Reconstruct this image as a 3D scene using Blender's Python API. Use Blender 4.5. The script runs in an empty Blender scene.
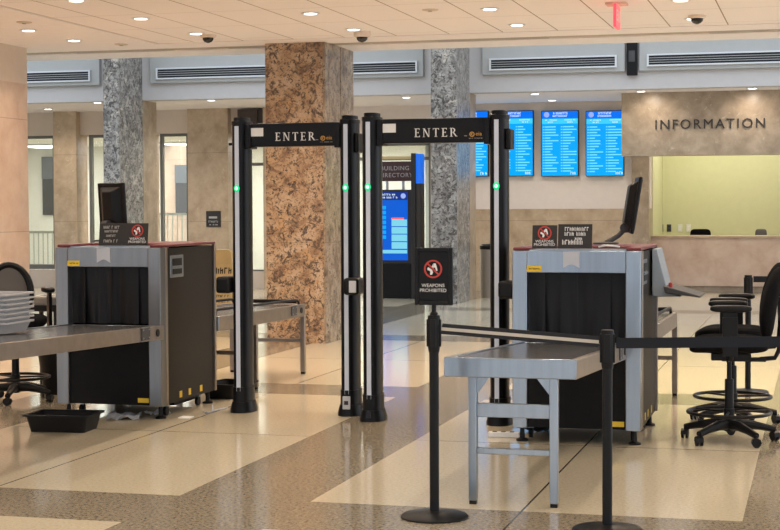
import bpy, bmesh, math, random
from mathutils import Vector, Matrix
random.seed(7)
C = bpy.context.scene.collection
R = math.radians
PI = math.pi

# ---------------------------------------------------------------- camera
CZ = 1.6
F = 1600.0
MAT = (Matrix.Rotation(R(15.04175), 3, 'Z') @ Matrix.Rotation(R(90 - 2.11623), 3, 'X') @ Matrix.Rotation(R(-0.25), 3, 'Z'))
cd = bpy.data.cameras.new('camera')
cam = bpy.data.objects.new('camera', cd)
C.objects.link(cam)
cam.matrix_world = Matrix.Translation((0, 0, CZ)) @ MAT.to_4x4()
cd.sensor_width = 36
cd.lens = F / 780 * 36
cd.clip_start = 0.05
cd.clip_end = 200
bpy.context.scene.camera = cam


def at(px, py, X=None, Y=None, Z=None):
    """point of the place seen at pixel (px,py) on the plane X=, Y= or Z="""
    d = MAT @ Vector(((px - 390) / F, -(py - 265) / F, -1))
    if X is not None: t = X / d.x
    elif Y is not None: t = Y / d.y
    else: t = (Z - CZ) / d.z
    return Vector((0, 0, CZ)) + d * t


# ---------------------------------------------------------------- world, exposure
vs = bpy.context.scene.view_settings
vs.view_transform = 'Standard'; vs.look = 'None'; vs.gamma = 1; vs.use_curve_mapping = False
vs.exposure = 0.0
W = bpy.data.worlds.new('world'); bpy.context.scene.world = W
W.use_nodes = True
bg = W.node_tree.nodes['Background']
bg.inputs[0].default_value = (0.84, 0.91, 1.0, 1)
bg.inputs[1].default_value = 1.85
_wn = W.node_tree
_tc = _wn.nodes.new('ShaderNodeTexCoord'); _sp = _wn.nodes.new('ShaderNodeSeparateXYZ'); _cr = _wn.nodes.new('ShaderNodeValToRGB')
_mr = _wn.nodes.new('ShaderNodeMapRange'); _mr.inputs[1].default_value = -0.6; _mr.inputs[2].default_value = 0.6
_wn.links.new(_tc.outputs['Generated'], _sp.inputs[0]); _wn.links.new(_sp.outputs[2], _mr.inputs[0]); _wn.links.new(_mr.outputs[0], _cr.inputs[0])
_cr.color_ramp.elements[0].color = (0.78, 0.76, 0.74, 1); _cr.color_ramp.elements[0].position = 0.30
_cr.color_ramp.elements[1].color = (0.80, 0.90, 1.0, 1); _cr.color_ramp.elements[1].position = 0.62
_e = _cr.color_ramp.elements.new(0.47); _e.color = (0.62, 0.68, 0.76, 1)
_wn.links.new(_cr.outputs[0], bg.inputs[0])


def lamp(kind, loc, energy, color, size=0.1, rot=(0, 0, 0), spot=None, size_y=None):
    l = bpy.data.lights.new('lamp_light', kind)
    l.energy = energy; l.color = color
    if kind == 'SPOT':
        l.spot_size = R(spot); l.spot_blend = 0.9; l.shadow_soft_size = size
    elif kind == 'AREA':
        l.size = size
        if size_y: l.shape = 'RECTANGLE'; l.size_y = size_y
    else:
        l.shadow_soft_size = size
    o = bpy.data.objects.new('lamp_light', l); C.objects.link(o)
    o.location = loc; o.rotation_euler = rot
    return o


WARM = (1.0, 0.86, 0.70)
WARMER = (1.0, 0.77, 0.56)
LX = (-8.20, -6.60, -4.85, -3.09, -1.26, 0.5, 2.3)
LY = (16.65, 15.12, 13.51, 11.9, 10.3, 8.7, 7.1, 5.5, 3.9)
for x in LX:
    for y in LY:
        front = y < 12.5
        lamp('SPOT', (x, y, 3.47), 100 if not front else 42, WARM if front else WARMER, 0.06, spot=150)
# lobby beyond the skylit slot: downlights near the back wall and above the information fascia
for (x, y) in ((-14.4, 28.2), (-12.6, 27.3), (-10.5, 27.2), (-7.0, 27.2), (-4.7, 27.9), (-2.0, 28.6), (-8.6, 28.4), (0.4, 28.6)):
    lamp('SPOT', (x, y, 3.46), 90, WARM, 0.08, spot=150)
for x in (-2.75, -1.1, 0.6):
    lamp('SPOT', (x, 26.92, 3.44), 24, WARM, 0.05, rot=(R(22), 0, 0), spot=150)
# room behind the information desk, room behind the window wall
lamp('AREA', (-1.5, 31.6, 3.4), 66, (1.0, 0.95, 0.78), 3.0, size_y=1.5)
for x in (-15.5, -12.5, -9.5):
    lamp('AREA', (x, 32.0, 2.98), 125, (1.0, 0.98, 0.94), 2.2, size_y=2.0)
# big lobby windows behind the visitor: daylight
lamp('AREA', (-2.5, -5.5, 2.2), 60, (0.72, 0.85, 1.0), 12, rot=(R(90), 0, 0), size_y=3.6)

# ---------------------------------------------------------------- materials
MATS = {}


def mat(name, col=(0.5, 0.5, 0.5), rough=0.5, metal=0.0, emit=None, es=1.0, spec=0.5, noise=0.0, nscale=8.0, alpha=None, bump=0.0, stretch=None):
    m = bpy.data.materials.new(name); m.use_nodes = True
    nt = m.node_tree; b = nt.nodes['Principled BSDF']
    b.inputs['Base Color'].default_value = (*col, 1)
    b.inputs['Roughness'].default_value = rough
    b.inputs['Metallic'].default_value = metal
    b.inputs['Specular IOR Level'].default_value = spec
    if emit:
        b.inputs['Emission Color'].default_value = (*emit, 1)
        b.inputs['Emission Strength'].default_value = es
    tc = nt.nodes.new('ShaderNodeTexCoord')
    mp = nt.nodes.new('ShaderNodeMapping'); nt.links.new(tc.outputs['Object'], mp.inputs[0])
    if stretch: mp.inputs['Scale'].default_value = stretch
    nz = nt.nodes.new('ShaderNodeTexNoise'); nz.inputs['Scale'].default_value = nscale; nz.inputs['Detail'].default_value = 4
    nt.links.new(mp.outputs[0], nz.inputs[0])
    if noise > 0:
        mr = nt.nodes.new('ShaderNodeMapRange')
        mr.inputs[1].default_value = 0.3; mr.inputs[2].default_value = 0.7
        mr.inputs[3].default_value = 1 - noise; mr.inputs[4].default_value = 1 + noise
        nt.links.new(nz.outputs[0], mr.inputs[0])
        mx = nt.nodes.new('ShaderNodeVectorMath'); mx.operation = 'SCALE'
        mx.inputs[0].default_value = col
        nt.links.new(mr.outputs[0], mx.inputs['Scale'])
        nt.links.new(mx.outputs[0], b.inputs['Base Color'])
    if bump > 0:
        bp = nt.nodes.new('ShaderNodeBump'); bp.inputs['Strength'].default_value = bump; bp.inputs['Distance'].default_value = 0.01
        nt.links.new(nz.outputs[0], bp.inputs['Height']); nt.links.new(bp.outputs[0], b.inputs['Normal'])
    if alpha is not None: b.inputs['Alpha'].default_value = alpha
    MATS[name] = m
    return m


def ramp(nt, stops, interp='LINEAR'):
    r = nt.nodes.new('ShaderNodeValToRGB'); cr = r.color_ramp; cr.interpolation = interp
    while len(cr.elements) < len(stops): cr.elements.new(0.5)
    for e, (p, c) in zip(cr.elements, stops):
        e.position = p; e.color = (*c, 1)
    return r


def stone(name, stops, scale, detail=8, dist=0.6, rough=0.3, spots=None, joint=None, warp=0.0, big=None):
    """mottled stone: noise through a ramp, optional dark mineral spots, optional panel joints (z, u)"""
    m = bpy.data.materials.new(name); m.use_nodes = True
    nt = m.node_tree; b = nt.nodes['Principled BSDF']; b.inputs['Roughness'].default_value = rough
    tc = nt.nodes.new('ShaderNodeTexCoord')
    nz = nt.nodes.new('ShaderNodeTexNoise')
    nz.inputs['Scale'].default_value = scale; nz.inputs['Detail'].default_value = detail
    nz.inputs['Roughness'].default_value = 0.62; nz.inputs['Distortion'].default_value = dist
    nt.links.new(tc.outputs['Object'], nz.inputs[0])
    r = ramp(nt, stops); nt.links.new(nz.outputs[0], r.inputs[0])
    out = r.outputs[0]
    if spots:
        for (sc, lo, hi, col) in spots:
            n2 = nt.nodes.new('ShaderNodeTexNoise'); n2.inputs['Scale'].default_value = sc; n2.inputs['Detail'].default_value = 6
            n2.inputs['Roughness'].default_value = 0.7; n2.inputs['Distortion'].default_value = 1.4
            nt.links.new(tc.outputs['Object'], n2.inputs[0])
            mr = nt.nodes.new('ShaderNodeMapRange'); mr.inputs[1].default_value = lo; mr.inputs[2].default_value = hi
            nt.links.new(n2.outputs[0], mr.inputs[0])
            mx = nt.nodes.new('ShaderNodeMix'); mx.data_type = 'RGBA'
            nt.links.new(mr.outputs[0], mx.inputs[0]); nt.links.new(out, mx.inputs[6]); mx.inputs[7].default_value = (*col, 1)
            out = mx.outputs[2]
    if joint:
        zs, off = joint
        sp = nt.nodes.new('ShaderNodeSeparateXYZ'); nt.links.new(tc.outputs['Object'], sp.inputs[0])
        ad = nt.nodes.new('ShaderNodeMath'); ad.operation = 'ADD'; ad.inputs[1].default_value = off; nt.links.new(sp.outputs[2], ad.inputs[0])
        mo = nt.nodes.new('ShaderNodeMath'); mo.operation = 'FLOORED_MODULO'; mo.inputs[1].default_value = zs; nt.links.new(ad.outputs[0], mo.inputs[0])
        lt = nt.nodes.new('ShaderNodeMath'); lt.operation = 'LESS_THAN'; lt.inputs[1].default_value = 0.008; nt.links.new(mo.outputs[0], lt.inputs[0])
        mu = nt.nodes.new('ShaderNodeMath'); mu.operation = 'MULTIPLY'; mu.inputs[1].default_value = 0.5; nt.links.new(lt.outputs[0], mu.inputs[0])
        mx = nt.nodes.new('ShaderNodeMix'); mx.data_type = 'RGBA'; mx.inputs[7].default_value = (0.12, 0.08, 0.05, 1)
        nt.links.new(mu.outputs[0], mx.inputs[0]); nt.links.new(out, mx.inputs[6]); out = mx.outputs[2]
    nt.links.new(out, b.inputs['Base Color'])
    MATS[name] = m
    return m


stone('tan_granite', [(0.28, (0.10, 0.06, 0.04)), (0.42, (0.30, 0.19, 0.12)), (0.52, (0.46, 0.325, 0.21)), (0.66, (0.54, 0.42, 0.32))], 4.0, dist=0.8,
      spots=[(4.5, 0.56, 0.62, (0.50, 0.32, 0.18)), (11.0, 0.51, 0.60, (0.11, 0.08, 0.06)), (28.0, 0.54, 0.60, (0.06, 0.045, 0.04))], joint=(1.22, 0.05), rough=0.22)
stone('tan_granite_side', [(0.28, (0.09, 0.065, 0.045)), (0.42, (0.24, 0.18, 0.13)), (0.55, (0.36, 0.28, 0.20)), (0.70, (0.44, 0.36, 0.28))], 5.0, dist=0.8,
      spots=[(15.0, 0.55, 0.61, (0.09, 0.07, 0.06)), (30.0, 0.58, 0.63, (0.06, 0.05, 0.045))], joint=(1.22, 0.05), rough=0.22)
stone('grey_granite', [(0.28, (0.09, 0.088, 0.085)), (0.45, (0.25, 0.235, 0.22)), (0.58, (0.40, 0.38, 0.355)), (0.72, (0.58, 0.55, 0.51))], 6.5, dist=0.9,
      spots=[(9.0, 0.52, 0.57, (0.085, 0.075, 0.07)), (6.0, 0.58, 0.64, (0.62, 0.56, 0.48)), (18.0, 0.55, 0.60, (0.04, 0.038, 0.038))], joint=(1.22, 0.1), rough=0.3)
stone('travertine', [(0.28, (0.36, 0.26, 0.165)), (0.45, (0.46, 0.345, 0.23)), (0.6, (0.53, 0.41, 0.285)), (0.75, (0.62, 0.50, 0.37))], 3.5, dist=0.2, spots=[(7, 0.60, 0.70, (0.64, 0.53, 0.40))], joint=(1.33, 0.02), rough=0.35)
stone('pink_travertine', [(0.25, (0.46, 0.31, 0.22)), (0.45, (0.57, 0.41, 0.31)), (0.6, (0.63, 0.48, 0.375)), (0.8, (0.70, 0.56, 0.46))], 2.6, dist=0.3, joint=(1.33, 0.02), rough=0.35)
stone('brown_travertine', [(0.25, (0.25, 0.185, 0.13)), (0.45, (0.35, 0.27, 0.19)), (0.6, (0.43, 0.335, 0.24)), (0.8, (0.54, 0.43, 0.32))], 4.0, dist=0.3, spots=[(8, 0.60, 0.70, (0.56, 0.46, 0.35))], rough=0.35)

mat('ceiling_paint', (0.93, 0.88, 0.89), 0.8, noise=0.02)
mat('wall_paint', (0.68, 0.58, 0.49), 0.8, noise=0.02)
mat('bulkhead_paint', (0.55, 0.53, 0.53), 0.75, noise=0.02)
mat('panel_paint', (0.42, 0.425, 0.42), 0.7, noise=0.02)
mat('slot_paint', (0.42, 0.38, 0.35), 0.8)
mat('groove_shade', (0.50, 0.43, 0.36), 0.8)  # recess shade put into the colour of nearly flush ceiling strips
mat('far_wall_paint', (0.80, 0.72, 0.66), 0.8, noise=0.02)
mat('green_paint', (0.66, 0.65, 0.40), 0.8, noise=0.02)
mat('pale_paint', (0.80, 0.80, 0.76), 0.8, noise=0.02)
mat('white_metal', (0.68, 0.70, 0.74), 0.35)
mat('dark_gap', (0.015, 0.018, 0.03), 0.7)
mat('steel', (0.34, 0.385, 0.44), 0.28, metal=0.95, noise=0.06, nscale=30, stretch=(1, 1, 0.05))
mat('steel_dimmed', (0.24, 0.245, 0.255), 0.34, metal=0.85, noise=0.08, nscale=25, stretch=(1, 1, 0.05))  # darker copy of steel; duller reflections at left put into its colour
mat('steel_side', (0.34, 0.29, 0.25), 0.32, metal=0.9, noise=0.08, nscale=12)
mat('belt_black', (0.075, 0.075, 0.08), 0.22, spec=0.7)
mat('black_panel', (0.010, 0.009, 0.009), 0.42, spec=0.12, noise=0.1, nscale=20)
mat('side_panel', (0.022, 0.018, 0.015), 0.45, spec=0.15, noise=0.06, nscale=20)
mat('curtain_black', (0.012, 0.012, 0.014), 0.38, spec=0.22)
mat('black_plastic', (0.009, 0.009, 0.010), 0.38, spec=0.2)
mat('grey_plastic', (0.07, 0.07, 0.075), 0.45, spec=0.25)
mat('black_fabric', (0.009, 0.009, 0.010), 0.9, spec=0.05, noise=0.25, nscale=120)
mat('mesh_grey', (0.16, 0.15, 0.145), 0.8)
mat('gate_black', (0.010, 0.010, 0.012), 0.32, spec=0.16)
mat('maroon', (0.15, 0.018, 0.025), 0.4)
mat('label_yellow', (0.80, 0.55, 0.03), 0.5)
mat('ink', (0.03, 0.025, 0.02), 0.7)
mat('white_ink', (0.80, 0.80, 0.80), 0.6)
mat('grey_ink', (0.42, 0.40, 0.40), 0.6)
mat('red_ink', (0.50, 0.05, 0.04), 0.6)
mat('gold_ink', (0.62, 0.33, 0.07), 0.5)
mat('paper', (0.80, 0.80, 0.80), 0.8, noise=0.03)
mat('paper_grey', (0.50, 0.53, 0.60), 0.6)
mat('strip_white', (0.50, 0.53, 0.60), 0.35, spec=0.2, emit=(0.8, 0.86, 1.0), es=0.12)
mat('led_green', (0.0, 0.2, 0.1), 0.3, emit=(0.01, 0.72, 0.26), es=1.0)
mat('led_core', (0.5, 0.9, 0.7), 0.3, emit=(0.55, 1.0, 0.75), es=1.5)
mat('lens_light', (1, 1, 1), 0.3, emit=(1.0, 0.95, 0.88), es=4)
mat('panel_light', (1, 1, 1), 0.3, emit=(1.0, 0.98, 0.95), es=3)
mat('screen_blue', (0.0, 0.1, 0.3), 0.3, emit=(0.0, 0.36, 0.95), es=1.0, spec=0.2)
mat('screen_band', (0.0, 0.1, 0.3), 0.3, emit=(0.0, 0.14, 0.85), es=1.0, spec=0.2)
mat('screen_cyan', (0.0, 0.1, 0.3), 0.3, emit=(0.05, 0.62, 0.90), es=1.0, spec=0.2)
mat('screen_row', (0.0, 0.1, 0.3), 0.3, emit=(0.22, 0.80, 0.95), es=1.0, spec=0.2)
mat('screen_white', (0.1, 0.1, 0.1), 0.3, emit=(0.75, 0.92, 0.95), es=1.0, spec=0.2)
mat('screen_seal', (0.1, 0.1, 0.1), 0.3, emit=(0.30, 0.42, 0.85), es=1.0, spec=0.2)
mat('screen_deep', (0.0, 0.02, 0.1), 0.3, emit=(0.0, 0.10, 0.62), es=1.0, spec=0.2)
mat('screen_navy', (0.0, 0.02, 0.1), 0.3, emit=(0.005, 0.02, 0.18), es=1.0, spec=0.2)
mat('screen_aqua', (0.0, 0.1, 0.1), 0.3, emit=(0.22, 0.62, 0.78), es=1.0, spec=0.2)
mat('exit_red', (0.8, 0.1, 0.12), 0.3, emit=(1.0, 0.06, 0.10), es=1.0)
mat('kiosk_grey', (0.040, 0.037, 0.037), 0.4, spec=0.2)
mat('kiosk_black', (0.010, 0.010, 0.011), 0.35, spec=0.15)
mat('directory_maroon', (0.055, 0.018, 0.018), 0.5)
mat('silver_ink', (0.40, 0.36, 0.36), 0.4)
mat('bronze', (0.035, 0.028, 0.024), 0.5)
mat('window_frame_paint', (0.16, 0.16, 0.15), 0.5)
mat('tray_black', (0.011, 0.011, 0.012), 0.45, spec=0.2)
mat('tray_grey', (0.46, 0.46, 0.47), 0.5)
mat('console_grey', (0.30, 0.36, 0.43), 0.45)
mat('tan_board', (0.62, 0.46, 0.22), 0.6, noise=0.05)
mat('blue_reflection', (0.01, 0.12, 0.55), 0.4, emit=(0.0, 0.15, 0.9), es=0.6)
mat('trash_steel', (0.42, 0.40, 0.38), 0.35, metal=0.8)
mat('sage', (0.40, 0.45, 0.40), 0.6)
mat('dusk_glass', (0.13, 0.14, 0.16), 0.3)
mat('dome_black', (0.01, 0.01, 0.012), 0.1)
mat('dark_wood', (0.055, 0.035, 0.028), 0.5)
mat('belt_strap', (0.016, 0.018, 0.024), 0.55, spec=0.15)
mat('belt_glint', (0.42, 0.40, 0.36), 0.5)
g = bpy.data.materials.new('window_glass'); g.use_nodes = True
gn = g.node_tree; gn.nodes.clear()
go = gn.nodes.new('ShaderNodeOutputMaterial'); gm = gn.nodes.new('ShaderNodeMixShader'); gt = gn.nodes.new('ShaderNodeBsdfTransparent'); gg = gn.nodes.new('ShaderNodeBsdfGlossy')
gt.inputs[0].default_value = (0.93, 0.96, 0.93, 1); gg.inputs['Roughness'].default_value = 0.02; gm.inputs[0].default_value = 0.07
gn.links.new(gt.outputs[0], gm.inputs[1]); gn.links.new(gg.outputs[0], gm.inputs[2]); gn.links.new(gm.outputs[0], go.inputs[0])
MATS['window_glass'] = g

# terrazzo floor: cream fields, brown bands every 3.05 x 5.45 m, hairline joints
fm = bpy.data.materials.new('terrazzo'); fm.use_nodes = True; MATS['terrazzo'] = fm
nt = fm.node_tree; b = nt.nodes['Principled BSDF']
b.inputs['Roughness'].default_value = 0.12; b.inputs['Specular IOR Level'].default_value = 0.6
tc = nt.nodes.new('ShaderNodeTexCoord'); sp = nt.nodes.new('ShaderNodeSeparateXYZ'); nt.links.new(tc.outputs['Object'], sp.inputs[0])


def mth(op, a, bb=None):
    n = nt.nodes.new('ShaderNodeMath'); n.operation = op
    for i, v in enumerate((a, bb)):
        if v is None: continue
        if isinstance(v, (int, float)): n.inputs[i].default_value = v
        else: nt.links.new(v, n.inputs[i])
    return n.outputs[0]


u = mth('FLOORED_MODULO', mth('ADD', sp.outputs[0], 3.42), 3.05)
v = mth('FLOORED_MODULO', mth('ADD', sp.outputs[1], -7.45), 5.45)
band = mth('MAXIMUM', mth('LESS_THAN', u, 0.76), mth('LESS_THAN', v, 0.76))
ju = mth('LESS_THAN', mth('ABSOLUTE', mth('SUBTRACT', u, 1.92)), 0.006)
jv = mth('LESS_THAN', mth('ABSOLUTE', mth('SUBTRACT', v, 3.11)), 0.006)
jj = mth('MAXIMUM', ju, jv)


def nnode(scale, det=3):
    n = nt.nodes.new('ShaderNodeTexNoise'); n.inputs['Scale'].default_value = scale; n.inputs['Detail'].default_value = det
    n.inputs['Roughness'].default_value = 0.7
    nt.links.new(tc.outputs['Object'], n.inputs[0]); return n.outputs[0]


n1 = nnode(52, 2)
rc = ramp(nt, [(0.25, (0.48, 0.40, 0.28)), (0.42, (0.64, 0.56, 0.415)), (0.6, (0.68, 0.60, 0.45)), (0.75, (0.76, 0.68, 0.54))]); nt.links.new(n1, rc.inputs[0])
rb = ramp(nt, [(0.30, (0.09, 0.068, 0.045)), (0.45, (0.27, 0.225, 0.165)), (0.6, (0.36, 0.31, 0.225)), (0.74, (0.50, 0.43, 0.32))]); nt.links.new(n1, rb.inputs[0])
mx = nt.nodes.new('ShaderNodeMix'); mx.data_type = 'RGBA'
nt.links.new(band, mx.inputs[0]); nt.links.new(rc.outputs[0], mx.inputs[6]); nt.links.new(rb.outputs[0], mx.inputs[7])
mj = nt.nodes.new('ShaderNodeMix'); mj.data_type = 'RGBA'; mj.inputs[7].default_value = (0.10, 0.08, 0.06, 1)
nt.links.new(jj, mj.inputs[0]); nt.links.new(mx.outputs[2], mj.inputs[6])
nt.links.new(mj.outputs[2], b.inputs['Base Color'])

# ceiling field: plasterboard tiles with dark reveals
cm = bpy.data.materials.new('ceiling_tiles'); cm.use_nodes = True; MATS['ceiling_tiles'] = cm
nt = cm.node_tree; b = nt.nodes['Principled BSDF']; b.inputs['Roughness'].default_value = 0.8
tc = nt.nodes.new('ShaderNodeTexCoord'); sp = nt.nodes.new('ShaderNodeSeparateXYZ'); nt.links.new(tc.outputs['Object'], sp.inputs[0])
u = mth('FLOORED_MODULO', mth('ADD', sp.outputs[0], 0.955), 0.605)
v = mth('FLOORED_MODULO', mth('ADD', sp.outputs[1], -15.9), 1.21)
j = mth('MAXIMUM', mth('LESS_THAN', u, 0.012), mth('MULTIPLY', mth('LESS_THAN', v, 0.015), 0.45))
mj = nt.nodes.new('ShaderNodeMix'); mj.data_type = 'RGBA'; mj.inputs[6].default_value = (0.93, 0.88, 0.89, 1); mj.inputs[7].default_value = (0.28, 0.20, 0.15, 1)
nt.links.new(j, mj.inputs[0]); nt.links.new(mj.outputs[2], b.inputs['Base Color'])


# ---------------------------------------------------------------- mesh helpers
class MB:
    def __init__(s): s.bm = bmesh.new()

    def box(s, x0, x1, y0, y1, z0, z1, M=None):
        vs_ = [s.bm.verts.new(M @ Vector(p) if M else p) for p in
               ((x0, y0, z0), (x1, y0, z0), (x1, y1, z0), (x0, y1, z0), (x0, y0, z1), (x1, y0, z1), (x1, y1, z1), (x0, y1, z1))]
        for f in ((0, 3, 2, 1), (4, 5, 6, 7), (0, 1, 5, 4), (1, 2, 6, 5), (2, 3, 7, 6), (3, 0, 4, 7)):
            s.bm.faces.new([vs_[i] for i in f])
        return s

    def hexa(s, pts):
        vs_ = [s.bm.verts.new(p) for p in pts]
        for f in ((0, 3, 2, 1), (4, 5, 6, 7), (0, 1, 5, 4), (1, 2, 6, 5), (2, 3, 7, 6), (3, 0, 4, 7)):
            s.bm.faces.new([vs_[i] for i in f])
        return s

    def prism(s, pts, axis, a0, a1):
        def P(p, a):
            return {'x': (a, p[0], p[1]), 'y': (p[0], a, p[1]), 'z': (p[0], p[1], a)}[axis]
        lo = [s.bm.verts.new(P(p, a0)) for p in pts]; hi = [s.bm.verts.new(P(p, a1)) for p in pts]
        s.bm.faces.new(lo[::-1]); s.bm.faces.new(hi)
        n = len(pts)
        for i in range(n): s.bm.faces.new((lo[i], lo[(i + 1) % n], hi[(i + 1) % n], hi[i]))
        return s

    def tube(s, pts, r, seg=10, closed=False, caps=True):
        pts = [Vector(p) for p in pts]; n = len(pts)
        rs = r if isinstance(r, (list, tuple)) else [r] * n
        rings = []; up = None
        for i, p in enumerate(pts):
            a = pts[(i - 1) % n] if (i > 0 or closed) else p
            c = pts[(i + 1) % n] if (i < n - 1 or closed) else p
            t = (c - a).normalized()
            if up is None: up = Vector((0, 0, 1)) if abs(t.z) < 0.9 else Vector((1, 0, 0))
            side = t.cross(up).normalized(); up2 = side.cross(t).normalized(); up = up2
            rings.append([s.bm.verts.new(p + (side * math.cos(k * 2 * PI / seg) + up2 * math.sin(k * 2 * PI / seg)) * rs[i]) for k in range(seg)])
        m = n if closed else n - 1
        for i in range(m):
            A, B = rings[i], rings[(i + 1) % n]
            for k in range(seg): s.bm.faces.new((A[k], A[(k + 1) % seg], B[(k + 1) % seg], B[k]))
        if not closed and caps:
            s.bm.faces.new(rings[0][::-1]); s.bm.faces.new(rings[-1])
        return s

    def lathe(s, prof, c=(0, 0, 0), seg=28, sx=1.0, sy=1.0):
        rings = []
        for (r, z) in prof:
            rings.append([s.bm.verts.new((c[0] + r * sx * math.cos(k * 2 * PI / seg), c[1] + r * sy * math.sin(k * 2 * PI / seg), c[2] + z)) for k in range(seg)])
        for A, B in zip(rings, rings[1:]):
            for k in range(seg): s.bm.faces.new((A[k], A[(k + 1) % seg], B[(k + 1) % seg], B[k]))
        s.bm.faces.new(rings[0][::-1]); s.bm.faces.new(rings[-1])
        return s

    def superell(s, c, a, e1=0.6, e2=0.6, nu=14, nv=28, fn=None):
        def sp_(v, e): return math.copysign(abs(v) ** e, v)
        rings = []
        for i in range(1, nu):
            ph = -PI / 2 + PI * i / nu
            ring = []
            for k in range(nv):
                th = 2 * PI * k / nv
                p = Vector((a[0] * sp_(math.cos(ph), e1) * sp_(math.cos(th), e2), a[1] * sp_(math.cos(ph), e1) * sp_(math.sin(th), e2), a[2] * sp_(math.sin(ph), e1)))
                if fn: p = fn(p)
                ring.append(s.bm.verts.new(p + Vector(c)))
            rings.append(ring)
        pb = Vector((0, 0, -a[2])); pt = Vector((0, 0, a[2]))
        if fn: pb, pt = fn(pb), fn(pt)
        vb, vt = s.bm.verts.new(pb + Vector(c)), s.bm.verts.new(pt + Vector(c))
        for A, B in zip(rings, rings[1:]):
            for k in range(nv): s.bm.faces.new((A[k], A[(k + 1) % nv], B[(k + 1) % nv], B[k]))
        for k in range(nv):
            s.bm.faces.new((vb, rings[0][(k + 1) % nv], rings[0][k])); s.bm.faces.new((vt, rings[-1][k], rings[-1][(k + 1) % nv]))
        return s

    def build(s, name, m, parent=None, bevel=0.0, smooth=None, M=None, label=None):
        bmesh.ops.recalc_face_normals(s.bm, faces=s.bm.faces)
        me = bpy.data.meshes.new(name); s.bm.to_mesh(me); s.bm.free()
        if M: me.transform(M)
        me.materials.append(MATS[m])
        o = bpy.data.objects.new(name, me); C.objects.link(o)
        if parent: o.parent = parent
        if smooth is None: smooth = True
        for p in me.polygons: p.use_smooth = smooth
        if smooth:
            try: me.set_sharp_from_angle(angle=R(35))
            except Exception: pass
        if bevel:
            bv = o.modifiers.new('bevel', 'BEVEL'); bv.width = bevel; bv.segments = 2; bv.limit_method = 'ANGLE'; bv.angle_limit = R(35)
            bv.harden_normals = False
        if label: o['label'] = label
        return o


def tag(o, label, cat, group=None, kind=None):
    o['label'] = label; o['category'] = cat
    if group: o['group'] = group
    if kind: o['kind'] = kind
    return o


def thing(name, label, cat, loc=(0, 0, 0), rz=0.0, group=None):
    o = bpy.data.objects.new(name, None); C.objects.link(o)
    o.location = loc; o.rotation_euler = (0, 0, rz); o.empty_display_size = 0.1
    return tag(o, label, cat, group)


def struct(name, mb, m, parent=None, label=None, **k):
    o = mb.build(name, m, parent, **k)
    if not parent: o['kind'] = 'structure'
    if label: o['label'] = label
    return o


def copy_tree(o, parent=None):
    c = o.copy(); C.objects.link(c); c.parent = parent
    for ch in [x for x in bpy.data.objects if x.parent == o]: copy_tree(ch, c)
    return c


def text(s, name, m, parent, loc, size, rot=(PI / 2, 0, 0), ext=0.002, space=1.0, align='CENTER', sx=1.0, shear=0.0, label=None):
    cu = bpy.data.curves.new('t', 'FONT'); cu.body = s; cu.size = size; cu.extrude = ext
    cu.align_x = align; cu.align_y = 'CENTER'; cu.space_character = space; cu.resolution_u = 3; cu.shear = shear
    o = bpy.data.objects.new('t', cu); C.objects.link(o)
    dg = bpy.context.evaluated_depsgraph_get(); dg.update()
    me = bpy.data.meshes.new_from_object(o.evaluated_get(dg))
    bpy.data.objects.remove(o)
    me.name = name; me.transform(Matrix.Diagonal((sx, 1, 1, 1)))
    me.materials.clear(); me.materials.append(MATS[m])
    n = bpy.data.objects.new(name, me); C.objects.link(n); n.parent = parent
    n.location = loc; n.rotation_euler = rot
    if label: n['label'] = label
    return n


# roman capitals with serifs for the gate headers (unit height)
def serif_letter(mb, ch, x, z, h, y0, y1):
    def pr(pts): mb.prism([(x + p[0] * h, z + p[1] * h) for p in pts], 'y', y0, y1)
    def rc_(a, b_, c, d): pr([(a, c), (b_, c), (b_, d), (a, d)])
    if ch == 'E':
        rc_(0.10, 0.25, 0, 1); rc_(0, 0.6, 0.93, 1); rc_(0, 0.64, 0, 0.07); rc_(0.25, 0.5, 0.48, 0.55)
        rc_(0.55, 0.6, 0.82, 0.93); rc_(0.59, 0.64, 0.07, 0.2); rc_(0.46, 0.5, 0.42, 0.61); return 0.66
    if ch == 'N':
        rc_(0.12, 0.19, 0, 1); rc_(0.72, 0.79, 0, 1); pr([(0.08, 1), (0.26, 1), (0.79, 0), (0.66, 0)])
        rc_(0.02, 0.12, 0.95, 1); rc_(0.03, 0.28, 0, 0.05); rc_(0.63, 0.90, 0.95, 1); return 0.90
    if ch == 'T':
        rc_(0.30, 0.45, 0, 1); rc_(0.02, 0.73, 0.93, 1); rc_(0.02, 0.07, 0.80, 0.93); rc_(0.68, 0.73, 0.80, 0.93); rc_(0.21, 0.54, 0, 0.05); return 0.75
    if ch == 'R':
        rc_(0.10, 0.25, 0, 1); rc_(0, 0.10, 0.95, 1); rc_(0.01, 0.34, 0, 0.05)
        n = 8
        for k in range(n):
            a0 = PI / 2 - PI * k / n; a1 = PI / 2 - PI * (k + 1) / n
            def q(a, r, rz): return (0.34 + r * math.cos(a), 0.735 + rz * math.sin(a))
            pr([q(a0, 0.30, 0.265), q(a1, 0.30, 0.265), q(a1, 0.15, 0.20), q(a0, 0.15, 0.20)])
        rc_(0.25, 0.34, 0.935, 1); rc_(0.25, 0.34, 0.47, 0.535)
        pr([(0.33, 0.49), (0.50, 0.49), (0.86, 0.0), (0.68, 0.0)]); rc_(0.66, 0.90, 0, 0.05); return 0.88


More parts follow.
